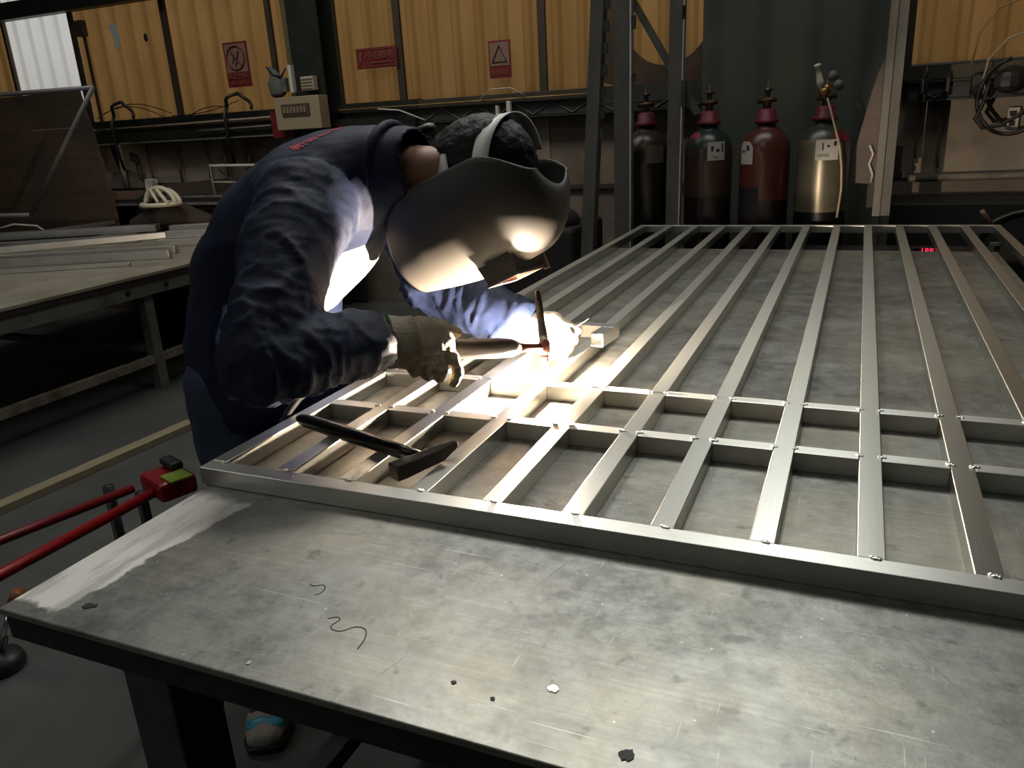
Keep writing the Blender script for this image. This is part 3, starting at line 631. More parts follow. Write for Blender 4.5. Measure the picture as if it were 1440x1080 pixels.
curved_label(-.452, cy, -40, -32, 1.175, 1.20, INK, c3, .1236, 'label_print'); curved_label(-.452, cy, -56, -44, 1.165, 1.178, mat('red_print', (.3, .05, .04), .7), c3, .1236, 'label_print')
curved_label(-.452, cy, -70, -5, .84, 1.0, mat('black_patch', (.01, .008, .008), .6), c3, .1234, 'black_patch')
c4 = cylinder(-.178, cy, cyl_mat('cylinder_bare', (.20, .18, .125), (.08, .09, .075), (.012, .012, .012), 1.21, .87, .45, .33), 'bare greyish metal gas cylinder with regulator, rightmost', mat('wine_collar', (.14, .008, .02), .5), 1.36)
curved_label(-.178, cy, -14, 36, 1.12, 1.215, PAPER, c4)
curved_label(-.178, cy, 0, 3, 1.165, 1.20, INK, c4, .1236, 'label_print'); curved_label(-.178, cy, 10, 16, 1.18, 1.19, INK, c4, .1236, 'label_print'); curved_label(-.178, cy, 24, 31, 1.185, 1.205, INK, c4, .1236, 'label_print')
curved_label(-.178, cy, -10, 16, 1.135, 1.15, mat('grey_print2', (.3, .28, .24), .7), c4, .1236, 'label_print')
curved_label(-.178, cy, 25, 80, 1.205, 1.25, mat('red_shoulder_paint', (.18, .015, .02), .5, 0, .4, 14), c4, .1195, 'paint_patch', r1=.0935)
# regulator
t = thing('gas_regulator', 'regulator with a clear flow tube and gauges on the bare cylinder', 'regulator', (-.18, 4.2, 1.42))
MB().lathe([(.016, 0), (.018, .04), (.014, .06), (.014, .10), (.017, .102), (.017, .115), (.006, .118)], Matrix.Translation((-.20, 4.20, 1.44)) @ Matrix.Rotation(-.22, 4, 'Y'), 14).build('flow_tube', mat('clear_tube', (.55, .52, .42), .15, 0, coat=.5), t, True)
MB().ball((-.185, 4.20, 1.43), (.03, .022, .022), n=10).tube([(-.19, 4.22, 1.40), (-.175, 4.22, 1.46)], .018, 8).build('regulator_body', mat('brass', (.25, .15, .05), .35, .8), t, True)
for dx, dz in ((.03, .062), (.055, .02)):
    MB().lathe([(.022, 0), (.024, .012), (.022, .018), (.001, .02)], Matrix.Translation((-.185 + dx, 4.17, 1.435 + dz)) @ Matrix.Rotation(PI / 2, 4, 'X') @ Matrix.Rotation(.5, 4, 'Y'), 16).build('gauge', GREYPAINT, t, True)
pts = [(-.17, 4.19, 1.40), (-.15, 4.17, 1.34), (-.125, 4.16, 1.26), (-.10, 4.15, 1.18), (-.085, 4.16, 1.08), (-.08, 4.17, .98), (-.09, 4.17, .85)]
MB().tube(pts, .0055, 6).build('hose', mat('amber_hose', (.40, .33, .22), .35), t, True)

# ------------------------------------------------------------------ main workbench
TZ = .80
t = thing('welding_workbench', 'large steel topped welding workbench filling the foreground', 'workbench', (-.25, 2.03, 0))
TX0, TX1, TY0, TY1 = -1.0097, .508, .5435, 3.51
MB().box(((TX0 + TX1) / 2, (TY0 + TY1) / 2, TZ - .005), (TX1 - TX0, TY1 - TY0, .01)).build('top_plate', PLATE, t, bevel=.0015)
EDGE = mat('burnt_dark_edge', (.022, .018, .014), .7, .1, .5, 25, bump=.3, bscale=50)
mb = MB(); e = .004
mb.box(((TX0 + TX1) / 2, TY0 + .022, TZ - .029), (TX1 - TX0 - 2 * e, .035, .037)); mb.box(((TX0 + TX1) / 2, TY1 - .022, TZ - .029), (TX1 - TX0 - 2 * e, .035, .037))
for x in (TX0 + .022, TX1 - .022): mb.box((x, (TY0 + TY1) / 2, TZ - .029), (.035, TY1 - TY0 - .08, .037))
mb.build('edge_frame', EDGE, t)
LEGM = mat('dark_leg_paint', (.075, .08, .075), .5, .2, .3, 10, v2=(.03, .03, .028), v2scale=12)
for x in (-.86, .36):
    for y in (.66, 2.0, 3.35): MB().box((x, y, .376), (.085, .085, .752)).build('leg', LEGM, t, bevel=.003)
for x in (-.86, .36): MB().box((x, 2.0, .22), (.04, 2.62, .04)).build('lower_rail', LEGM, t)
MB().box((-.25, .66, .30), (1.14, .04, .05)).build('cross_rail', mat('brown_rail', (.07, .05, .035), .6, 0, .3, 9), t)
MB().box((-.25, 3.35, .22), (1.14, .04, .04)).build('cross_rail', LEGM, t)
def mark(pts, w, nm, m, z=TZ):
    mb = MB(); P = [V((a, b, 0)) for a, b in pts]
    L_, R_ = [], []
    for i, p in enumerate(P):
        d = (P[min(i + 1, len(P) - 1)] - P[max(i - 1, 0)]).normalized(); nn = V((-d.y, d.x, 0)) * w / 2 * (1 if 0 < i < len(P) - 1 else .4)
        L_.append(mb.bm.verts.new((p.x + nn.x, p.y + nn.y, z + .0004))); R_.append(mb.bm.verts.new((p.x - nn.x, p.y - nn.y, z + .0004)))
    for i in range(len(P) - 1): mb.bm.faces.new((L_[i], R_[i], R_[i + 1], L_[i + 1]))
    return mb.build(nm, m, t)
def smooth_pts(p, n=5):
    out = []
    for i in range(len(p) - 1):
        p0 = V(p[max(i - 1, 0)]); p1 = V(p[i]); p2 = V(p[i + 1]); p3 = V(p[min(i + 2, len(p) - 1)])
        for q in range(n):
            u = q / n; out.append(.5 * ((2 * p1) + (p2 - p0) * u + (2 * p0 - 5 * p1 + 4 * p2 - p3) * u * u + (3 * p1 - p0 - 3 * p2 + p3) * u ** 3))
    out.append(V(p[-1])); return out
MARK = mat('marker_line', (.02, .02, .022), .6)
mark([tuple(q) for q in smooth_pts([(-.57, .668), (-.559, .675), (-.553, .670), (-.556, .660), (-.552, .652), (-.538, .652), (-.526, .665), (-.512, .665), (-.502, .650), (-.499, .628)])], .0016, 'marker_scribble', MARK)
mark([tuple(q) for q in smooth_pts([(-.641, .726), (-.632, .724), (-.62, .730), (-.613, .722), (-.613, .712), (-.618, .706)])], .0014, 'marker_scribble', MARK)
def blot(x, y, r, m, nm, seed=0, z=TZ):
    random.seed(seed); pts = [(x + r * (.7 + .5 * random.random()) * math.cos(a * PI / 8), y + r * (.7 + .5 * random.random()) * math.sin(a * PI / 8), z + .0003) for a in range(16)]
    return MB().prism(pts, (0, 0, .0008)).build(nm, m, t)
blot(-.259, .642, .006, mat('bright_weld_spot', (.75, .74, .7), .4, .6), 'weld_spot'); blot(-.365, .615, .003, MARK, 'burn_spot', 2); blot(-.314, .606, .0028, MARK, 'burn_spot', 3)
blot(-.161, .579, .008, MARK, 'burn_spot', 4); blot(-.895, .587, .007, MARK, 'burn_spot', 5); blot(-.885, .590, .004, MARK, 'burn_spot', 6); blot(-.105, .577, .005, MARK, 'burn_spot', 7)
blot(-.606, .566, .003, mat('spot_white', (.7, .7, .66), .5), 'weld_spot', 8)
SCR = mat('scratch', (.42, .42, .39), .4, .6)
mark([(.085, .855), (.112, .812), (.14, .77)], .0013, 'scratch_line', SCR); mark([(-.352, .807), (-.34, .845), (-.327, .888)], .0012, 'scratch_line', SCR)
mark([(-.45, .60), (-.442, .625), (-.440, .64)], .0012, 'scratch_line', SCR)

# ------------------------------------------------------------------ aluminium grille
GZ = TZ + .0004; GH = .0327; GT = GZ + GH
t = thing('aluminium_grille', 'large welded aluminium bar grille lying on the workbench', 'grille', (-.25, 2.5, TZ))
def rail(x0, x1, y0, y1, m, nm, h=GH, par_=None):
    return MB().box(((x0 + x1) / 2, (y0 + y1) / 2, GZ + h / 2), (x1 - x0, y1 - y0, h)).build(nm, m, par_ or t, bevel=.0012)
GX0, GX1, GY0, GY1 = -1.0246, .5814, .9297, 4.037
RW = .0327
rail(GX0, GX1, GY0, GY0 + RW, ALX, 'end_rail'); rail(GX0, GX1, GY1 - RW, GY1, ALX, 'end_rail')
rail(GX0, GX0 + RW, GY0 + RW + .0005, GY1 - RW - .0005, ALY, 'side_rail'); rail(GX1 - RW, GX1, GY0 + RW + .0005, GY1 - RW - .0005, ALY, 'side_rail')
BW = .0329
bc = [-.868, -.738, -.603, -.476, -.3465, -.2153, -.0820, .0503, .1801, .3130, .4400]
bar0 = None
for x in bc:
    if bar0 is None:
        bar0 = MB().box((0, (GY0 + GY1) / 2, GZ + GH / 2), (BW, GY1 - GY0 - 2 * RW - .001, GH)).build('bar', ALY, None, bevel=.0012)
        o = bar0
    else:
        o = bar0.copy(); C.objects.link(o)
    o.parent = None; o.location = (x, 0, 0); par(o, t)
CB = [(1.273, 1.3025), (1.494, 1.523)]
edges = [GX0 + RW] + [v for x in bc for v in (x - BW / 2, x + BW / 2)] + [GX1 - RW]
for y0, y1 in CB:
    for a, b in zip(edges[::2], edges[1::2]): rail(a + .0004, b - .0004, y0, y1, ALX, 'crossbar')
# weld beads
bead = MB().ball((0, 0, 0), (.0062, .0042, .0022), n=8)
for q in range(4): bead.ball((-.004 + q * .003, (-1) ** q * .001, .0008), (.0028, .0034, .0016), n=6)
bead0 = bead.build('weld_bead', WELD, None, True)
first = True
spots = [(x + s * BW / 2, (y0 + y1) / 2, random.uniform(-.4, .4)) for y0, y1 in CB for x in bc for s in (-1, 1)] + [(x + .004, GY0 + RW, random.uniform(-.2, .2)) for x in bc] + [(GX0 + RW, GY0 + RW - .004, .7)]
for x, y, a in spots:
    if first: o = bead0; first = False
    else: o = bead0.copy(); C.objects.link(o)
    o.location = (x, y, GT + .0004); o.rotation_euler = (0, 0, a); o.scale = (random.uniform(.8, 1.15),) * 3
    M = wm(t).inverted(); o.parent = t; o.location = M @ o.location

# tube offcut corner on the bars
t = thing('tube_corner_offcut', 'small square aluminium tube corner piece glowing white beside the arc', 'tube', (-.57, 1.87, GT))
z = GT + .0005
ang = Matrix.Rotation(-.12, 3, 'Z')
def P2(x, y): q = ang @ V((x, y, 0)); return (q.x - .600, q.y + 1.885)
MB().prism([(*P2(-.055, .03), z), (*P2(.055, .03), z), (*P2(.055, -.005), z), (*P2(-.055, -.005), z)], (0, 0, .033)).build('cross_piece', ALP, t, bevel=.001)
mb = MB(); x0, x1, y0, y1 = .022, .055, -.075, -.006; w = .003
for c0, c1 in (((x0, x0 + w), (0, .033)), ((x1 - w, x1), (0, .033)), ((x0 + w, x1 - w), (0, w)), ((x0 + w, x1 - w), (.033 - w, .033))):
    mb.prism([(*P2(c0[0], y0), z + c1[0]), (*P2(c0[1], y0), z + c1[0]), (*P2(c0[1], y1), z + c1[0]), (*P2(c0[0], y1), z + c1[0])], (0, 0, c1[1] - c1[0]))
mb.build('open_tube', ALP, t)

# hammer on the grille
t = thing('hammer', 'black hammer with tubular steel handle resting on the grille bars', 'hammer', (-.8, 1.1, GT))
a = V((-.968, 1.146, GT + .0147)); b = V((-.640, 1.046, GT + .0147)); d = (b - a).normalized()
MB().tube([a - d * .01, a, a + d * .02, a + (b - a) * .35, a + (b - a) * .8, b], [.006, .010, .0135, .0145, .0135, .010], 14).build('handle', mat('dark_handle', (.02, .018, .016), .28, .8, .3, 20), t, True)
hd = V((.055, .118, 0)).normalized(); hs = V((-hd.y, hd.x, 0)); c0 = V((-.632, 1.043, GT + .001))
HAM = mat('hammer_steel', (.014, .011, .009), .75, 0, .4, 30, bump=.1, spec=.15)
A = c0 - hd * .066; 
mb = MB()
pr = [(-.066, .0135, .0, .027), (-.045, .0135, .0, .027), (-.012, .012, .002, .026), (.03, .011, .004, .027), (.066, .004, .016, .028)]
rings = []
for s, w, z0, z1 in pr:
    p = c0 + hd * s; rings.append([mb.bm.verts.new(p + hs * w + V((0, 0, z0))), mb.bm.verts.new(p - hs * w + V((0, 0, z0))), mb.bm.verts.new(p - hs * w + V((0, 0, z1))), mb.bm.verts.new(p + hs * w + V((0, 0, z1)))])
for r0, r1 in zip(rings, rings[1:]):
    for k in range(4): mb.bm.faces.new((r0[k], r0[(k + 1) % 4], r1[(k + 1) % 4], r1[k]))
mb.bm.faces.new(rings[0][::-1]); mb.bm.faces.new(rings[-1])
mb.build('hammer_head', HAM, t, bevel=.002)

# red trolley, shoe, jack foot
t = thing('tubular_trolley', 'red tubular trolley with a red and green head beside the bench corner', 'trolley', (-1.42, .95, 0))
MB().tube([(-1.385, -.15, .60), (-1.385, .62, .645), (-1.385, 1.13, .640)], .0115, 10).build('side_tube', RED, t, True)
MB().tube([(-1.56, -.15, .60), (-1.56, .75, .635), (-1.46, 1.13, .635)], .010, 10).build('side_tube', mat('dark_red_paint', (.17, .006, .01), .4), t, True)
for x, y in ((-1.385, -.1), (-1.56, -.1), (-1.40, 1.10), (-1.50, 1.10)): MB().tube([(x, y, .65), (x, y, .05)], .012, 8).build('leg', BLK, t, True)
MB().box((-1.385, 1.165, .645), (.115, .085, .045), Matrix.Rotation(-.35, 3, 'Z')).build('head_block', RED, t, bevel=.01)
MB().box((-1.345, 1.155, .670), (.055, .050, .004), Matrix.Rotation(-.35, 3, 'Z')).build('green_sticker', mat('lime_label', (.28, .42, .05), .5, 0, .3, 30), t)
MB().box((-1.40, 1.195, .678), (.07, .03, .02), Matrix.Rotation(-.35, 3, 'Z')).build('black_cap', BLK, t, bevel=.008)
MB().tube([(-1.385, .2, .615), (-1.56, .2, .615)], .008, 8).build('cross_tube', BLK, t, True)

t = thing('stand_foot', 'chrome strut with a black rubber foot at the left frame edge', 'stand', (-2.08, 1.1, 0))
MB().lathe([(.055, .0), (.06, .02), (.05, .045), (.03, .05), (.02, .055)], Matrix.Translation((-2.10, 1.10, 0)), 20).build('rubber_foot', BLK, t, True)
MB().tube([(-2.10, 1.10, .05), (-2.04, 1.14, .20)], .012, 8).build('chrome_strut', mat('chrome', (.6, .6, .6), .15, 1), t, True)
MB().tube([(-2.04, 1.14, .20), (-2.02, 1.15, .235)], .018, 8).build('orange_cap', mat('dull_orange', (.20, .06, .02), .5), t, True)

# ------------------------------------------------------------------ lights
def area(name, loc, target, size, sy, power, col=(1, 1, 1), spread=180):
    l = bpy.data.lights.new(name, 'AREA'); l.shape = 'RECTANGLE'; l.size = size; l.size_y = sy; l.energy = power; l.color = col; l.spread = math.radians(spread)
    o = bpy.data.objects.new(name, l); C.objects.link(o); o.location = loc
    o.rotation_euler = (V(target) - V(loc)).to_track_quat('-Z', 'Y').to_euler(); return o
area('daylight_outside', (-2.5, 6.6, 2.6), (-2.5, 5.6, 2.4), 13, 2.6, 122, (1, .98, .95))
area('ceiling_lamp', (-.23, 3.0, 3.35), (-.2, 1.2, .8), .55, .6, 12, (.97, 1, .95), 120)
area('roof_skylight', (-1.2, -.6, 4.6), (-1.5, 2.5, .6), 1.6, 1.0, 12, (1, .97, .9))
area('rear_fill', (-2.2, 3.2, 4.6), (-2.2, 5.6, 1.0), 6.0, .8, 42, (1, .96, .88), 120)  # added light, source unseen: brightens back wall, curtain and cylinders
area('front_left_fill', (-3.6, -2.0, 2.1), (-.6, .8, .8), 1.6, 1.6, 9, (1, .98, .93))  # added weak light on the near bench top, no known opening behind it
area('bay_lamp', (-1.5, 2.7, 3.5), (-.8, 1.0, .8), .9, .7, 17, (1, .99, .94), 130)
area('side_bench_fill', (-4.2, 1.8, 4.8), (-4.0, 2.6, 0), 2.0, 1.6, 16, (1, .97, .9), 100)  # added overhead light to lift the side workbench and floor
w = bpy.data.worlds.new('hall_ambient'); bpy.context.scene.world = w; w.use_nodes = True
w.node_tree.nodes['Background'].inputs[0].default_value = (.85, .95, .9, 1); w.node_tree.nodes['Background'].inputs[1].default_value = .022
ARC = V((-.600, 1.508, .853))
am = bpy.data.materials.new('electric_arc'); am.use_nodes = True; nt = am.node_tree; nt.nodes.remove(nt.nodes['Principled BSDF'])
em = _n(nt, 'ShaderNodeEmission'); em.inputs[0].default_value = (1, .80, .60, 1); em.inputs[1].default_value = 200000; nt.links.new(em.outputs[0], nt.nodes['Material Output'].inputs[0])
tag(MB().lathe([(.0012, .0085), (.003, .004), (.0045, .0), (.0015, -.004)], Matrix.Translation(ARC), 12).build('welding_arc', am, smooth=True), 'blinding white welding arc at the torch tip', 'welding arc')
tag(origin_to(MB().ball(ARC + V((0, -.004, -.0075)), (.006, .006, .002), n=8).build('weld_pool', WELD, smooth=True), ARC), 'molten weld spot under the arc', 'weld')
s = bpy.context.scene; s.view_settings.view_transform = 'Standard'; s.view_settings.look = 'None'; s.view_settings.exposure = 0; s.view_settings.gamma = 1
s.cycles.sample_clamp_indirect = 12; s.cycles.max_bounces = 8; s.cycles.caustics_reflective = False; s.cycles.caustics_refractive = False

# ------------------------------------------------------------------ person
def fuse(mb, name, m, parent, voxel=.009, smooth_it=6, wrinkle=None, keep=None):
    """merge overlapping closed shapes into one continuous surface, relax it and press folds into it"""
    bmesh.ops.recalc_face_normals(mb.bm, faces=mb.bm.faces)
    me = bpy.data.meshes.new('tmp'); mb.bm.to_mesh(me); mb.bm.free()
    o = bpy.data.objects.new('tmp', me); C.objects.link(o)
    r = o.modifiers.new('r', 'REMESH'); r.mode = 'VOXEL'; r.voxel_size = voxel
    k = o.modifiers.new('s', 'SMOOTH'); k.factor = .5; k.iterations = smooth_it
    dg = bpy.context.evaluated_depsgraph_get(); me2 = bpy.data.meshes.new_from_object(o.evaluated_get(dg))
    bpy.data.objects.remove(o); me2.name = name; me2.materials.clear(); me2.materials.append(m)
    if wrinkle:
        n = len(me2.vertices); no = [v.normal.copy() for v in me2.vertices]
        for v, q in zip(me2.vertices, no): v.co = v.co + q * wrinkle(v.co, q)
    if keep:
        b = bmesh.new(); b.from_mesh(me2); kill = [v for v in b.verts if not keep(v.co)]
        bmesh.ops.delete(b, geom=kill, context='VERTS'); b.to_mesh(me2); b.free()
    for p in me2.polygons: p.use_smooth = True
    q = bpy.data.objects.new(name, me2); C.objects.link(q)
    if parent: par(q, parent)
    return q
def ridge(p, sx, sy, sz, off=0.):
    n = noise.noise(V((p.x * sx + off, p.y * sy, p.z * sz))); return 1 - min(1., abs(n) * 3.2)
def seg(p, a, b):
    a = V(a); b = V(b); ab = b - a; u = max(0, min(1, (p - a).dot(ab) / ab.length_squared)); return u, (p - a - ab * u).length
def bump01(d, r): return max(0., 1 - d / r) ** 1.5

person = thing('person', 'person in navy work jacket and black welding helmet bent over the grille, welding', 'person', (-1.32, 1.38, 0))
SKIN = mat('skin', (.30, .14, .085), .55, 0, .12, 20); 
NAVY = mat('navy_workwear', (.008, .014, .040), .65, 0, .25, 20, bump=.12, bscale=260, spec=.22)
NAVYT = mat('navy_trousers', (.018, .032, .075), .7, 0, .3, 16, bump=.15, bscale=120)
HAIR = mat('black_hair', (.005, .004, .004), .6, bump=.3, bscale=120, spec=.25)
KNIT = mat('cream_knit', (.80, .68, .49), .85, 0, .18, 60, bump=.5, bscale=240)
Sh = {-1: V((-.925, 1.200, 1.250)), 1: V((-.925, 1.560, 1.250))}
El = {-1: V((-.868, .950, 1.028)), 1: V((-.945, 1.665, 1.010))}
Wr = {-1: V((-.752, 1.128, 1.026)), 1: V((-.672, 1.598, .928))}
HC = V((-.716, 1.442, 1.262)); HU = V((.90, -.02, .42)).normalized(); HF = V((.42, -.09, -.88)); HF = (HF - HU * HF.dot(HU)).normalized(); HS = HU.cross(HF).normalized()
if HS.y > 0: HS = -HS
HM = frame_mat(HS, HF, HU)   # local x=right side (towards camera), y=face, z=crown

LEG = {-1: ((-1.225, 1.26, .51), (-1.225, 1.235, .165)), 1: ((-1.28, 1.50, .51), (-1.34, 1.51, .17))}
ZF = .0717   # sole level before the figure is set to its full size
# -- skin body (one continuous surface)
b = MB()
b.loft([((-1.25, 1.38, .86), (.15, .11)), ((-1.23, 1.38, 1.0), (.14, .10)), ((-1.14, 1.378, 1.14), (.14, .09)), ((-1.0, 1.375, 1.24), (.15, .085)), ((-.90, 1.37, 1.28), (.10, .07)), ((-.82, 1.375, 1.29), (.058, .058)), ((-.75, 1.405, 1.28), (.055, .058))])
b.ball(HC, (.076, .098, .112), HM, 20)                                        # skull
b.ball(HC + HM @ V((0, .045, -.065)), (.055, .055, .055), HM, 14)             # jaw
b.ball(HC + HM @ V((0, .104, -.018)), (.013, .022, .022), HM, 10)             # nose
b.ball(HC + HM @ V((0, .088, -.058)), (.024, .014, .008), HM, 10)             # lips
for s in (-1, 1):
    b.ball(HC + HM @ V((s * .030, .084, .012)), (.018, .012, .010), HM, 8)    # brow and eye
    b.ball(HC + HM @ V((s * .079, -.005, -.015)), (.010, .019, .032), HM, 10) # ear
    b.loft([(Sh[s], (.05, .05)), ((Sh[s] + El[s]) / 2, (.046, .046)), (El[s], (.040, .040))], n=14)
    b.loft([(El[s], (.040, .040)), ((El[s] + Wr[s]) / 2, (.036, .038)), (Wr[s], (.026, .032)), (Wr[s] + (Wr[s] - El[s]).normalized() * .06, (.03, .024))], n=14)
    yk = 1.38 + s * .10
    b.loft([((-1.26, yk, .84), (.075, .08)), (LEG[s][0], (.052, .055)), (LEG[s][1], (.034, .036))], n=14)
fuse(b, 'body', SKIN, person, .008, 4)
for s in (-1, 1):
    e = HC + HM @ V((s * .030, .092, .010)); MB().ball(e, .0095, None, 10).build('eye', mat('eye_white', (.6, .58, .55), .2), person, True)

# -- hair
hm = MB(); hm.ball(HC + HM @ V((0, -.012, .030)), (.086, .106, .128), HM, 22)
def hairw(p, n): return .003 * noise.noise(p * 60) + .002 * noise.noise(p * 140)
def keephair(p):
    q = HM.transposed() @ (p - HC); return not (q.y > .045 and q.z < .075) and q.z > -.075 and not (q.y > -.02 and q.z < -.03)
fuse(hm, 'hair', HAIR, person, .006, 2, hairw, keephair)

# -- trousers
b = MB()
b.loft([((-1.26, 1.38, .96), (.165, .135)), ((-1.26, 1.38, .82), (.17, .145))])
for s in (-1, 1):
    yk = 1.38 + s * .095
    b.loft([((-1.255, yk, .86), (.10, .125)), (V((-1.255, yk, .86)).lerp(V(LEG[s][0]), .55), (.096, .115)), (LEG[s][0], (.078, .09)), (V(LEG[s][0]).lerp(V(LEG[s][1]), .6), (.068, .078)), (V(LEG[s][1]) + V((-.02, 0, .05 if s < 0 else 0)), (.06, .068))], n=20)
def wt(p, n):
    return .009 * ridge(p, 4, 4, 9) * max(.25, 1 - abs(p.z - .48) * 2.5) + .003 * noise.noise(p * 25)
fuse(b, 'trousers', NAVYT, person, .011, 6, wt)
# -- shoes
SH = mat('shoe_mesh_grey', (.26, .25, .22), .7, 0, .3, 30, bump=.3, bscale=150)
for s, o0, fd in ((-1, V((-1.235, 1.245, 0)), V((.50, -.87, 0)).normalized()), (1, V((-1.36, 1.51, 0)), V((1, .1, 0)).normalized())):
    fs = V((-fd.y, fd.x, 0))
    def sp(q, w, z): return o0 + fd * q + fs * w + V((0, 0, z + ZF))
    up = MB().loft([(sp(-.02, 0, .055), (.036, .05)), (sp(.04, 0, .058), (.040, .053)), (sp(.12, 0, .045), (.047, .038)), (sp(.19, .0, .036), (.048, .029)), (sp(.225, 0, .032), (.038, .022))], lat=fs, n=20).build('shoe', SH, person, True)
    MB().loft([(sp(-.03, 0, .014), (.038, .013)), (sp(.08, 0, .013), (.044, .012)), (sp(.20, 0, .013), (.052, .012)), (sp(.235, 0, .014), (.040, .011))], lat=fs, n=18).build('sole', BLK, up, True)
    MB().loft([(sp(.045, 0, .108), (.030, .010)), (sp(.085, 0, .088), (.026, .010))], lat=fs, n=14).build('shoe_tongue', INK, up, True)
    MB().loft([(sp(.125, 0, .076), (.038, .012)), (sp(.165, 0, .062), (.040, .012))], lat=fs, n=14).build('toe_panel', mat('toe_black', (.02, .012, .012), .5), up, True)
    MB().loft([(sp(.193, 0, .052), (.044, .014)), (sp(.205, 0, .048), (.042, .012))], lat=fs, n=14).build('toe_stripe', mat('teal', (.01, .22, .34), .4), up, True)
    MB().loft([(sp(-.0, 0, .10), (.034, .038)), (sp(-.015, 0, .20), (.038, .040))], lat=fs, n=14).build('sock', mat('pink_sock', (.30, .12, .12), .8), up, True)

# -- inner shirt
b = MB()
b.loft([((-1.19, 1.38, 1.00), (.12, .085)), ((-1.11, 1.385, 1.09), (.12, .095)), ((-1.02, 1.385, 1.155), (.115, .095)), ((-.93, 1.38, 1.22), (.09, .07)), ((-.86, 1.37, 1.26), (.06, .045))])
def ws(p, n): return .008 * ridge(p, 9, 7, 9, 3.)
fuse(b, 'shirt', mat('white_shirt', (.42, .39, .37), .8, 0, .15, 30), person, .009, 5, ws)

# -- jacket
b = MB()
b.loft([((-1.225, 1.38, .80), (.195, .172)), ((-1.235, 1.38, .93), (.19, .168)), ((-1.19, 1.38, 1.07), (.19, .152)), ((-1.10, 1.377, 1.185), (.205, .14)), ((-.99, 1.375, 1.255), (.205, .128)), ((-.90, 1.372, 1.285), (.15, .108)), ((-.835, 1.368, 1.298), (.092, .088)), ((-.80, 1.366, 1.30), (.078, .078))], n=32)
for s in (-1, 1):
    S, E_, W_ = Sh[s], El[s], Wr[s]; out = V((0, s, 0))
    b.loft([(V((-1.02, 1.38 + s * .12, 1.235)), (.09, .10)), (S + V((-.01, -s * .01, 0)), (.092, .098)), (S.lerp(E_, .35) + V((-.01, 0, 0)), (.085, .088)), (S.lerp(E_, .75), (.076, .080)), (E_, (.074, .074))], lat=(1, 0, 0), n=22)
    D = (W_ - E_).normalized(); W2 = W_ - D * .024
    b.loft([(E_, (.072, .076)), (E_.lerp(W2, .4), (.068, .074)), (E_.lerp(W2, .85), (.064, .070)), (W2, (.060, .068))], lat=(0, 0, 1), n=22)
def wj(p, n):
    d = .003 * noise.noise(p * 18)
    for s in (-1, 1):
        u, r = seg(p, Sh[s], El[s]); u2, r2 = seg(p, El[s], Wr[s])
        m1 = bump01(r, .16); m2 = bump01(r2, .14)
        ax = (El[s] - Sh[s]).normalized(); q = p.dot(ax)
        f1 = 1 - min(1, abs(noise.noise(V((p.x * 9 + 2 * s, p.y * 9, p.z * 9 + q * 22)))) * 3.4); f1 = f1 * f1 + .35 * (1 - min(1, abs(noise.noise(V((p.x * 21, p.y * 21 + s, p.z * 21 - q * 30)))) * 3.2))
        ax2 = (Wr[s] - El[s]).normalized(); q2 = p.dot(ax2)
        f2 = 1 - min(1, abs(noise.noise(V((p.x * 9 + 5, p.y * 9 + q2 * 28, p.z * 9 + s)))) * 3.4); f2 = f2 * f2 + .3 * (1 - min(1, abs(noise.noise(V((p.x * 24 + 5, p.y * 24 + q2 * 30, p.z * 24 + s)))) * 3.2))
        d += .0165 * m1 * (f1 - .3) * (.7 + .5 * u) + .0125 * m2 * (f2 - .3)
    u, r = seg(p, (-1.3, 1.38, .9), (-.95, 1.37, 1.24))
    side = bump01(abs(r - .17), .12)
    d += .009 * (ridge(p, 5, 3, 5, 7.) - .4) * (1.0 if p.z < 1.2 else .45)
    return d
def keepj(p):
    # open front: shirt shows between the two jacket fronts; open cuffs
    q = p - V((-.95, 1.38, 1.12))
    ax = V((.72, 0, .69)); nrm = V((.69, 0, -.72))
    if q.dot(nrm) > .02 and q.y > .012 and q.dot(ax) < .06 and abs(q.y) < .028 + .07 * max(0, min(1, (q.dot(ax) + .1) * 2)) and q.dot(ax) > -.16 and p.z > .96: return False
    if p.x > -.78 and p.z > 1.17 and abs(p.y - 1.365) < .14: return False
    return p.z > .775
j = fuse(b, 'jacket', NAVY, person, .0068, 6, wj, keepj)
md = j.modifiers.new('thick', 'SOLIDIFY'); md.thickness = .0035; md.offset = -1
# collar
b = MB()
pts = [(-.845 + .01 * math.cos(a), 1.366 + .088 * math.sin(a), 1.300 + .085 * math.cos(a)) for a in [math.radians(q) for q in range(-120, 121, 15)]]
b.tube(pts, .009, 8); b.build('collar', NAVY, j, True)
# shoulder seam
sm = MB()
pts = []
for q in range(9):
    a = math.radians(-70 + q * 18)
    pts.append(tuple(Sh[-1] + V((-.015 + .004 * q - .02, -.035 + .012, 0)) + V((.098 * math.sin(a), -.03, .098 * math.cos(a)))))
# red lettering across the upper back
RTX = mat('red_embroidery', (.50, .03, .06), .7)
bp = V((-.955, 1.29, 1.37)); tx = V((.45, .88, .12)).normalized(); nn_ = V((-.15, -.35, .92)).normalized(); ny = nn_.cross(tx).normalized(); nn_ = tx.cross(ny).normalized()
Mx = frame_mat(tx, ny, nn_).to_4x4(); Mx.translation = bp + nn_ * .02
tmp = text('新源铝业', .030, Mx, RTX, 'back_lettering', None, .001)
sw = tmp.modifiers.new('on_cloth', 'SHRINKWRAP'); sw.target = j; sw.offset = .0015; sw.wrap_method = 'NEAREST_SURFACEPOINT'; sw.wrap_mode = 'ABOVE_SURFACE'
par(tmp, j)

# -- gloves
def finger(mb, pts, r0, r1):
    n = len(pts); mb.loft([(p, (r0 + (r1 - r0) * i / (n - 1),) * 2) for i, p in enumerate(pts)], lat=(0.3, .5, .8), n=12)
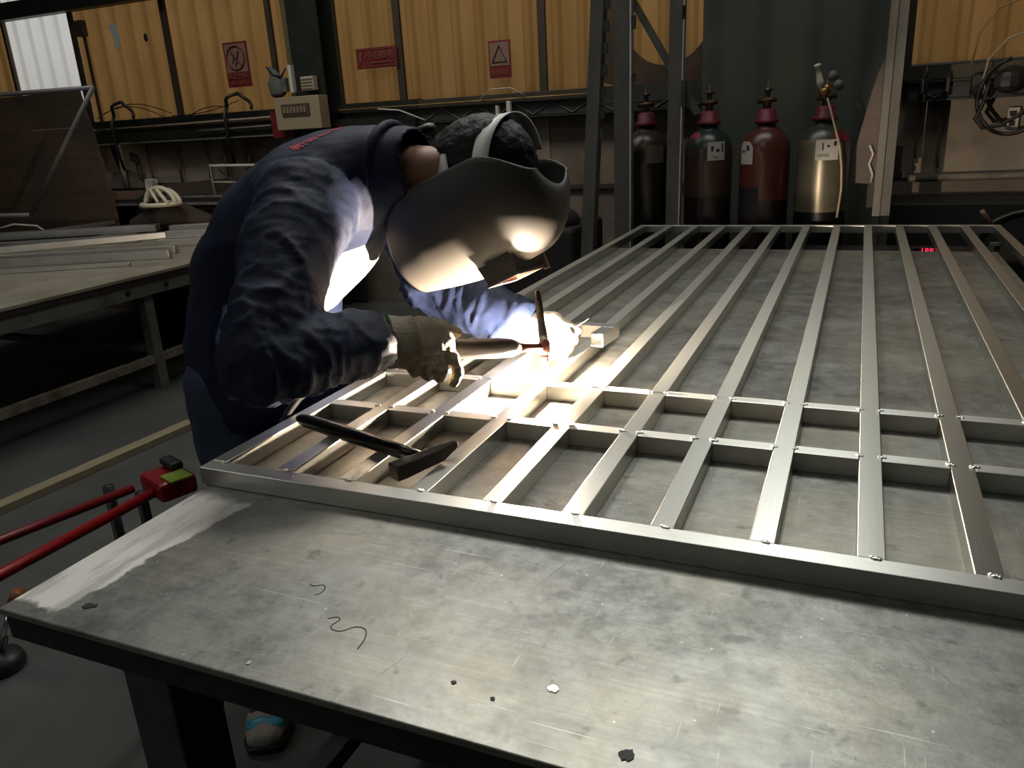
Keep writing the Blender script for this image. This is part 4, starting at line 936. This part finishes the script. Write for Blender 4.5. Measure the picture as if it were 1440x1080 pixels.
# right hand: back of the hand towards the camera, fingers wrapped under the torch handle
W_ = Wr[-1]; K = V((-.657, 1.255, .993)); A_ = (K - W_).normalized(); N_ = V((.62, -.72, .30)); N_ = (N_ - A_ * N_.dot(A_)).normalized(); Dn = A_.cross(N_).normalized()
if Dn.z > 0: Dn = -Dn
def R(a, n, d): return W_ + A_ * a + N_ * n + Dn * d
b = MB()
b.loft([(R(-.004, 0, .004), (.040, .031)), (R(.03, .002, .006), (.040, .030)), (R(.065, .004, .008), (.046, .028)), (R(.10, .003, .006), (.048, .026)), (R(.125, 0, .0), (.036, .022))], lat=Dn, n=20)
fr = [(.060, .034), (.085, .040), (.110, .044), (.136, .036)]
for i, (a, ln) in enumerate(fr):
    r0 = .0128 if i < 3 else .0125
    if i < 3:
        finger(b, [R(a, .006, .020), R(a + .004, .010, .020 + ln * .8), R(a + .006, -.004, .022 + ln * 1.05), R(a + .008, -.028, .018 + ln * .8), R(a + .004, -.038, .020 + ln * .2)], r0, .0100)
    else:
        finger(b, [R(.105, .004, .014), R(.138, .008, .030), R(.150, .004, .058), R(.146, -.008, .078)], .0135, .0105)
finger(b, [R(.045, -.018, -.018), R(.085, -.022, -.034), R(.125, -.018, -.030), R(.158, -.012, -.016)], .0165, .0115)
def wg(p, n): return .0012 * noise.noise(p * 90)
g = fuse(b, 'glove', KNIT, person, .0042, 3, wg)
# ribbed cuff with green hem
def cuff(W_, D, ra, rb, lat, parent):
    mb = MB(); L_ = V(lat); L_ = (L_ - D * L_.dot(D)).normalized(); Q = D.cross(L_)
    n = 60; rings = []
    for s, k in ((.0, 1.0), (.012, .98), (.03, .96), (.05, 1.0)):
        rings.append([mb.bm.verts.new(W_ + D * s + L_ * (ra * k + .0016 * (i % 2)) * math.cos(2 * PI * i / n) + Q * (rb * k + .0016 * (i % 2)) * math.sin(2 * PI * i / n)) for i in range(n)])
    for A, B in zip(rings, rings[1:]):
        for i in range(n): mb.bm.faces.new((A[i], A[(i + 1) % n], B[(i + 1) % n], B[i]))
    o = mb.build('cuff', KNIT, parent, True); md = o.modifiers.new('t', 'SOLIDIFY'); md.thickness = .003
    hem = [W_ - D * .001 + L_ * (ra + .001) * math.cos(2 * PI * i / 32) + Q * (rb + .001) * math.sin(2 * PI * i / 32) for i in range(32)]
    MB().tube(hem, .0035, 6, True).build('green_hem', mat('green_thread', (.01, .09, .04), .8), parent, True)
cuff(R(.006, 0, .004), A_, .047, .036, Dn, g)
# left hand: fist holding the filler rod
W2 = Wr[1]; K2 = V((-.580, 1.582, .908)); A2 = (K2 - W2).normalized(); N2 = V((.15, -.75, .55)); N2 = (N2 - A2 * N2.dot(A2)).normalized(); D2 = A2.cross(N2).normalized()
if D2.z > 0: D2 = -D2
def R2(a, n, d): return W2 + A2 * a + N2 * n + D2 * d
b = MB()
b.loft([(R2(-.004, 0, .0), (.036, .034)), (R2(.035, .0, .0), (.042, .036)), (R2(.07, .0, .002), (.046, .036)), (R2(.10, .0, .002), (.040, .030))], lat=D2, n=20)
for i in range(4):
    d = -.030 + i * .021
    finger(b, [R2(.080, -.010, d), R2(.122 - .004 * abs(i - 1), -.004, d), R2(.130 - .004 * abs(i - 1), .018, d), R2(.108, .036, d + .002), R2(.084, .034, d + .002)], .0128, .0105)
finger(b, [R2(.035, .020, -.030), R2(.070, .036, -.036), R2(.100, .040, -.024), R2(.118, .034, -.010)], .0155, .0115)
g2 = fuse(b, 'glove', KNIT, person, .0042, 3, wg)
cuff(R2(.0, 0, 0), A2, .043, .040, D2, g2)

# -- welding helmet (worn): curved shell, headgear, hinged lens box
def HP(x, y, z): return HC + HM @ V((x, y, z))
SHELL = mat('black_helmet_shell', (.068, .062, .055), .5, 0, .1, 20, spec=.35)
def shell_pt(u, th):
    # u: 0 chin .. 1 crown ; th: angle, 0 = centre of the face, + = right side
    if u < .72:
        q = u / .72; z = -.180 + .260 * q
        w = .112 + .016 * math.sin(PI * q * .6) - .018 * max(0, .3 - q) * 3; d = .150 + .020 * math.sin(PI * q * .75)
    else:
        ph = (u - .72) / .28 * math.radians(80); z = .08 + .085 * math.sin(ph)
        w = .1272 * (1 - .45 * (1 - math.cos(ph))); d = .1641 - .115 * (1 - math.cos(ph))
    w *= 1.06; d *= 1.05; z *= 1.06
    return HP(w * math.sin(th), .010 + d * math.cos(th) - .018 * max(0, 1 - u / .72), z)
bm = bmesh.new(); NU, NT = 34, 44; grid = []
for i in range(NU + 1):
    u = i / NU
    tmax = math.radians(96)
    if u < .24: tmax *= math.sqrt(max(.02, 1 - ((.24 - u) / .25) ** 2)) * .96 + .0
    if u > .72: tmax *= 1 - .42 * ((u - .72) / .28) ** 2
    grid.append([bm.verts.new(shell_pt(u, tmax * (2 * k / NT - 1))) for k in range(NT + 1)])
ux0, ux1 = .50, .66
for i in range(NU):
    for k in range(NT):
        u = (i + .5) / NU; th = 2 * (k + .5) / NT - 1
        if ux0 < u < ux1 and abs(th) < .30: continue
        bm.faces.new((grid[i][k], grid[i][k + 1], grid[i + 1][k + 1], grid[i + 1][k]))
mb = MB(); mb.bm = bm; helm = mb.build('welding_helmet', SHELL, person, True)
md = helm.modifiers.new('thick', 'SOLIDIFY'); md.thickness = .0032; md.offset = 1
# lens housing: front recess box + flipped-up outer frame
BX = mat('matt_black_plastic', (.010, .010, .010), .55)
zc = .022; yc = .158
def frus(pts0, pts1):
    mb = MB(); A = [mb.bm.verts.new(HP(*p)) for p in pts0]; B = [mb.bm.verts.new(HP(*p)) for p in pts1]
    for k in range(4): mb.bm.faces.new((A[k], A[(k + 1) % 4], B[(k + 1) % 4], B[k]))
    return mb, A, B
q0 = [(s_ * .064, yc, zc + t_ * .044) for s_, t_ in ((-1, -1), (1, -1), (1, 1), (-1, 1))]
q1 = [(s_ * .058, yc + .046, zc - .004 + t_ * .034) for s_, t_ in ((-1, -1), (1, -1), (1, 1), (-1, 1))]
mb, A, B = frus(q0, q1); o = mb.build('lens_housing', BX, helm); md = o.modifiers.new('t', 'SOLIDIFY'); md.thickness = .003; md.offset = -1
MB().box(HP(0, yc + .002, zc + .048), (.112, .024, .008), HM).build('housing_lip', BX, helm)
FR = mat('lens_frame_grey', (.16, .12, .10), .5)
mb = MB(); yf = yc + .047
for s in (-1, 1): mb.box(HP(s * .056, yf, zc - .004), (.012, .006, .070), HM); mb.box(HP(0, yf, zc - .004 + s * .031), (.124, .006, .010), HM)
mb.build('outer_frame', FR, helm)
MB().box(HP(0, yf - .003, zc - .004), (.100, .003, .052), HM).build('shade_glass', mat('shade_glass_mat', (.03, .008, .005), .08, 0), helm)
MB().box(HP(-.066, yc + .032, zc + .035), (.006, .045, .012), HM).build('latch_tab', FR, helm)
# headgear
HGW = mat('white_headgear', (.62, .61, .58), .5)
def strap(fn, w, name, n=22, th=.0022):
    bm = bmesh.new(); A, B = [], []
    for i in range(n + 1):
        p, side = fn(i / n); A.append(bm.verts.new(p + side * w / 2)); B.append(bm.verts.new(p - side * w / 2))
    for i in range(n): bm.faces.new((A[i], B[i], B[i + 1], A[i + 1]))
    mb = MB(); mb.bm = bm; o = mb.build(name, HGW, helm, True); md = o.modifiers.new('t', 'SOLIDIFY'); md.thickness = th; md.offset = 0; return o
def crown_strap(u):
    a = math.radians(-80 + 160 * u); w_ = (HU * .12 - V((.2, -.1, -1)) * .9); w_.normalize(); s_ = V((-.18, -.97, -.10)).normalized(); return HC + HU * .100 + s_ * .098 * math.sin(a) + w_ * (-.012 + .100 * math.cos(a)), s_.cross(w_).normalized()
def head_band(u):
    a = 2 * PI * u; return HP(.096 * math.cos(a), .006 + .100 * math.sin(a), .010), HM @ V((0, 0, 1))
def nape_band(u):
    a = PI + PI * u; return HP(.096 * math.cos(a), -.010 + .118 * math.sin(a), -.025 - .02 * math.sin(PI * u)), HM @ V((0, 0, 1))
strap(crown_strap, .036, 'crown_strap'); strap(head_band, .026, 'head_band', 40); strap(nape_band, .018, 'nape_band').data.materials[0] = BLK
MB().lathe([(.026, -.008), (.028, 0), (.026, .008)], Matrix.Translation(HP(0, -.135, -.045)) @ (HM @ Matrix.Rotation(PI / 2, 3, 'X')).to_4x4(), 20).build('ratchet_knob', BLK, helm, True)
for s in (-1, 1): MB().lathe([(.022, -.010), (.023, .0), (.018, .008)], Matrix.Translation(HP(s * .112, .010, .020)) @ (HM @ Matrix.Rotation(s * PI / 2, 3, 'Y')).to_4x4(), 20).build('pivot_knob', BLK, helm, True)

PK = 1.055
person.location = (-1.3926, 1.4559, -.0757); person.scale = (PK,) * 3
def X(p):
    p = V(p); return V((-1.3926 + (p.x + 1.32) * PK, 1.4559 + (p.y - 1.38) * PK, -.0757 + p.z * PK))
# ------------------------------------------------------------------ torch, hose, filler rod
t = thing('welding_torch', 'black TIG welding torch with copper coloured head held in the right glove', 'welding torch', ARC + V((0, 0, .02)))
T0 = ARC + V((.0, .0, .0))
TH = T0 + V((.004, .006, .060))                  # head centre
RU = mat('torch_rubber', (.014, .009, .007), .55, 0, .3, 20)
HE = X(R(.075, -.022, .016))
dirh = (HE - TH).normalized()
MB().tube([TH, TH + dirh * .05, TH + dirh * .07], [.0085, .009, .012], 12).build('neck', mat('copper_brown', (.20, .06, .04), .4, .3), t, True)
MB().tube([TH + dirh * .068, TH + dirh * .085, TH + dirh * .12, HE, HE - A_ * .05], [.0125, .019, .021, .020, .015], 14).build('handle', RU, t, True)
tilt = Matrix.Rotation(-.04, 4, 'Y')
MB().lathe([(.0105, -.014), (.0125, -.010), (.0125, .010), (.010, .016)], Matrix.Translation(TH), 18).build('torch_head', mat('copper_brown2', (.22, .07, .05), .4, .2), t, True)
MB().lathe([(.0095, .014), (.0100, .03), (.0085, .05), (.0075, .10), (.0055, .122), (.002, .125)], Matrix.Translation(TH) @ Matrix.Rotation(-.09, 4, 'Y'), 16).build('back_cap', mat('back_cap_black', (.015, .010, .008), .4), t, True)
MB().lathe([(.0095, -.013), (.0085, -.022), (.0062, -.034), (.0060, -.044), (.0048, -.044), (.0048, -.03)], Matrix.Translation(TH), 18).build('ceramic_nozzle', mat('pink_ceramic', (.55, .18, .14), .5), t, True)
MB().lathe([(.0012, -.040), (.0012, -.049), (.0002, -.052)], Matrix.Translation(TH), 8).build('electrode', mat('tungsten', (.5, .5, .5), .3, 1), t, True)
hp = [HE - A_ * .045, X(R(.02, -.055, .0)), X(R(-.04, -.075, .03)), V((-.97, 1.30, .90)), V((-1.04, 1.20, .84)), V((-1.10, 1.10, .62)), V((-1.15, 1.0, .30)), V((-1.2, .95, .03))]
tag(MB().tube(smooth_pts([tuple(p) for p in hp], 6), .008, 8).build('torch_hose', BLK, smooth=True), 'black torch hose running down behind the right sleeve', 'hose')
tag(MB().tube([X(R2(.150, .045, -.055)), X(R2(.105, .024, -.012)), ARC.lerp(X(R2(.105, .024, -.012)), .5), ARC + V((-.006, .012, .0))], .0014, 6).build('filler_rod', ALP, smooth=True), 'thin filler rod held in the left glove', 'rod')
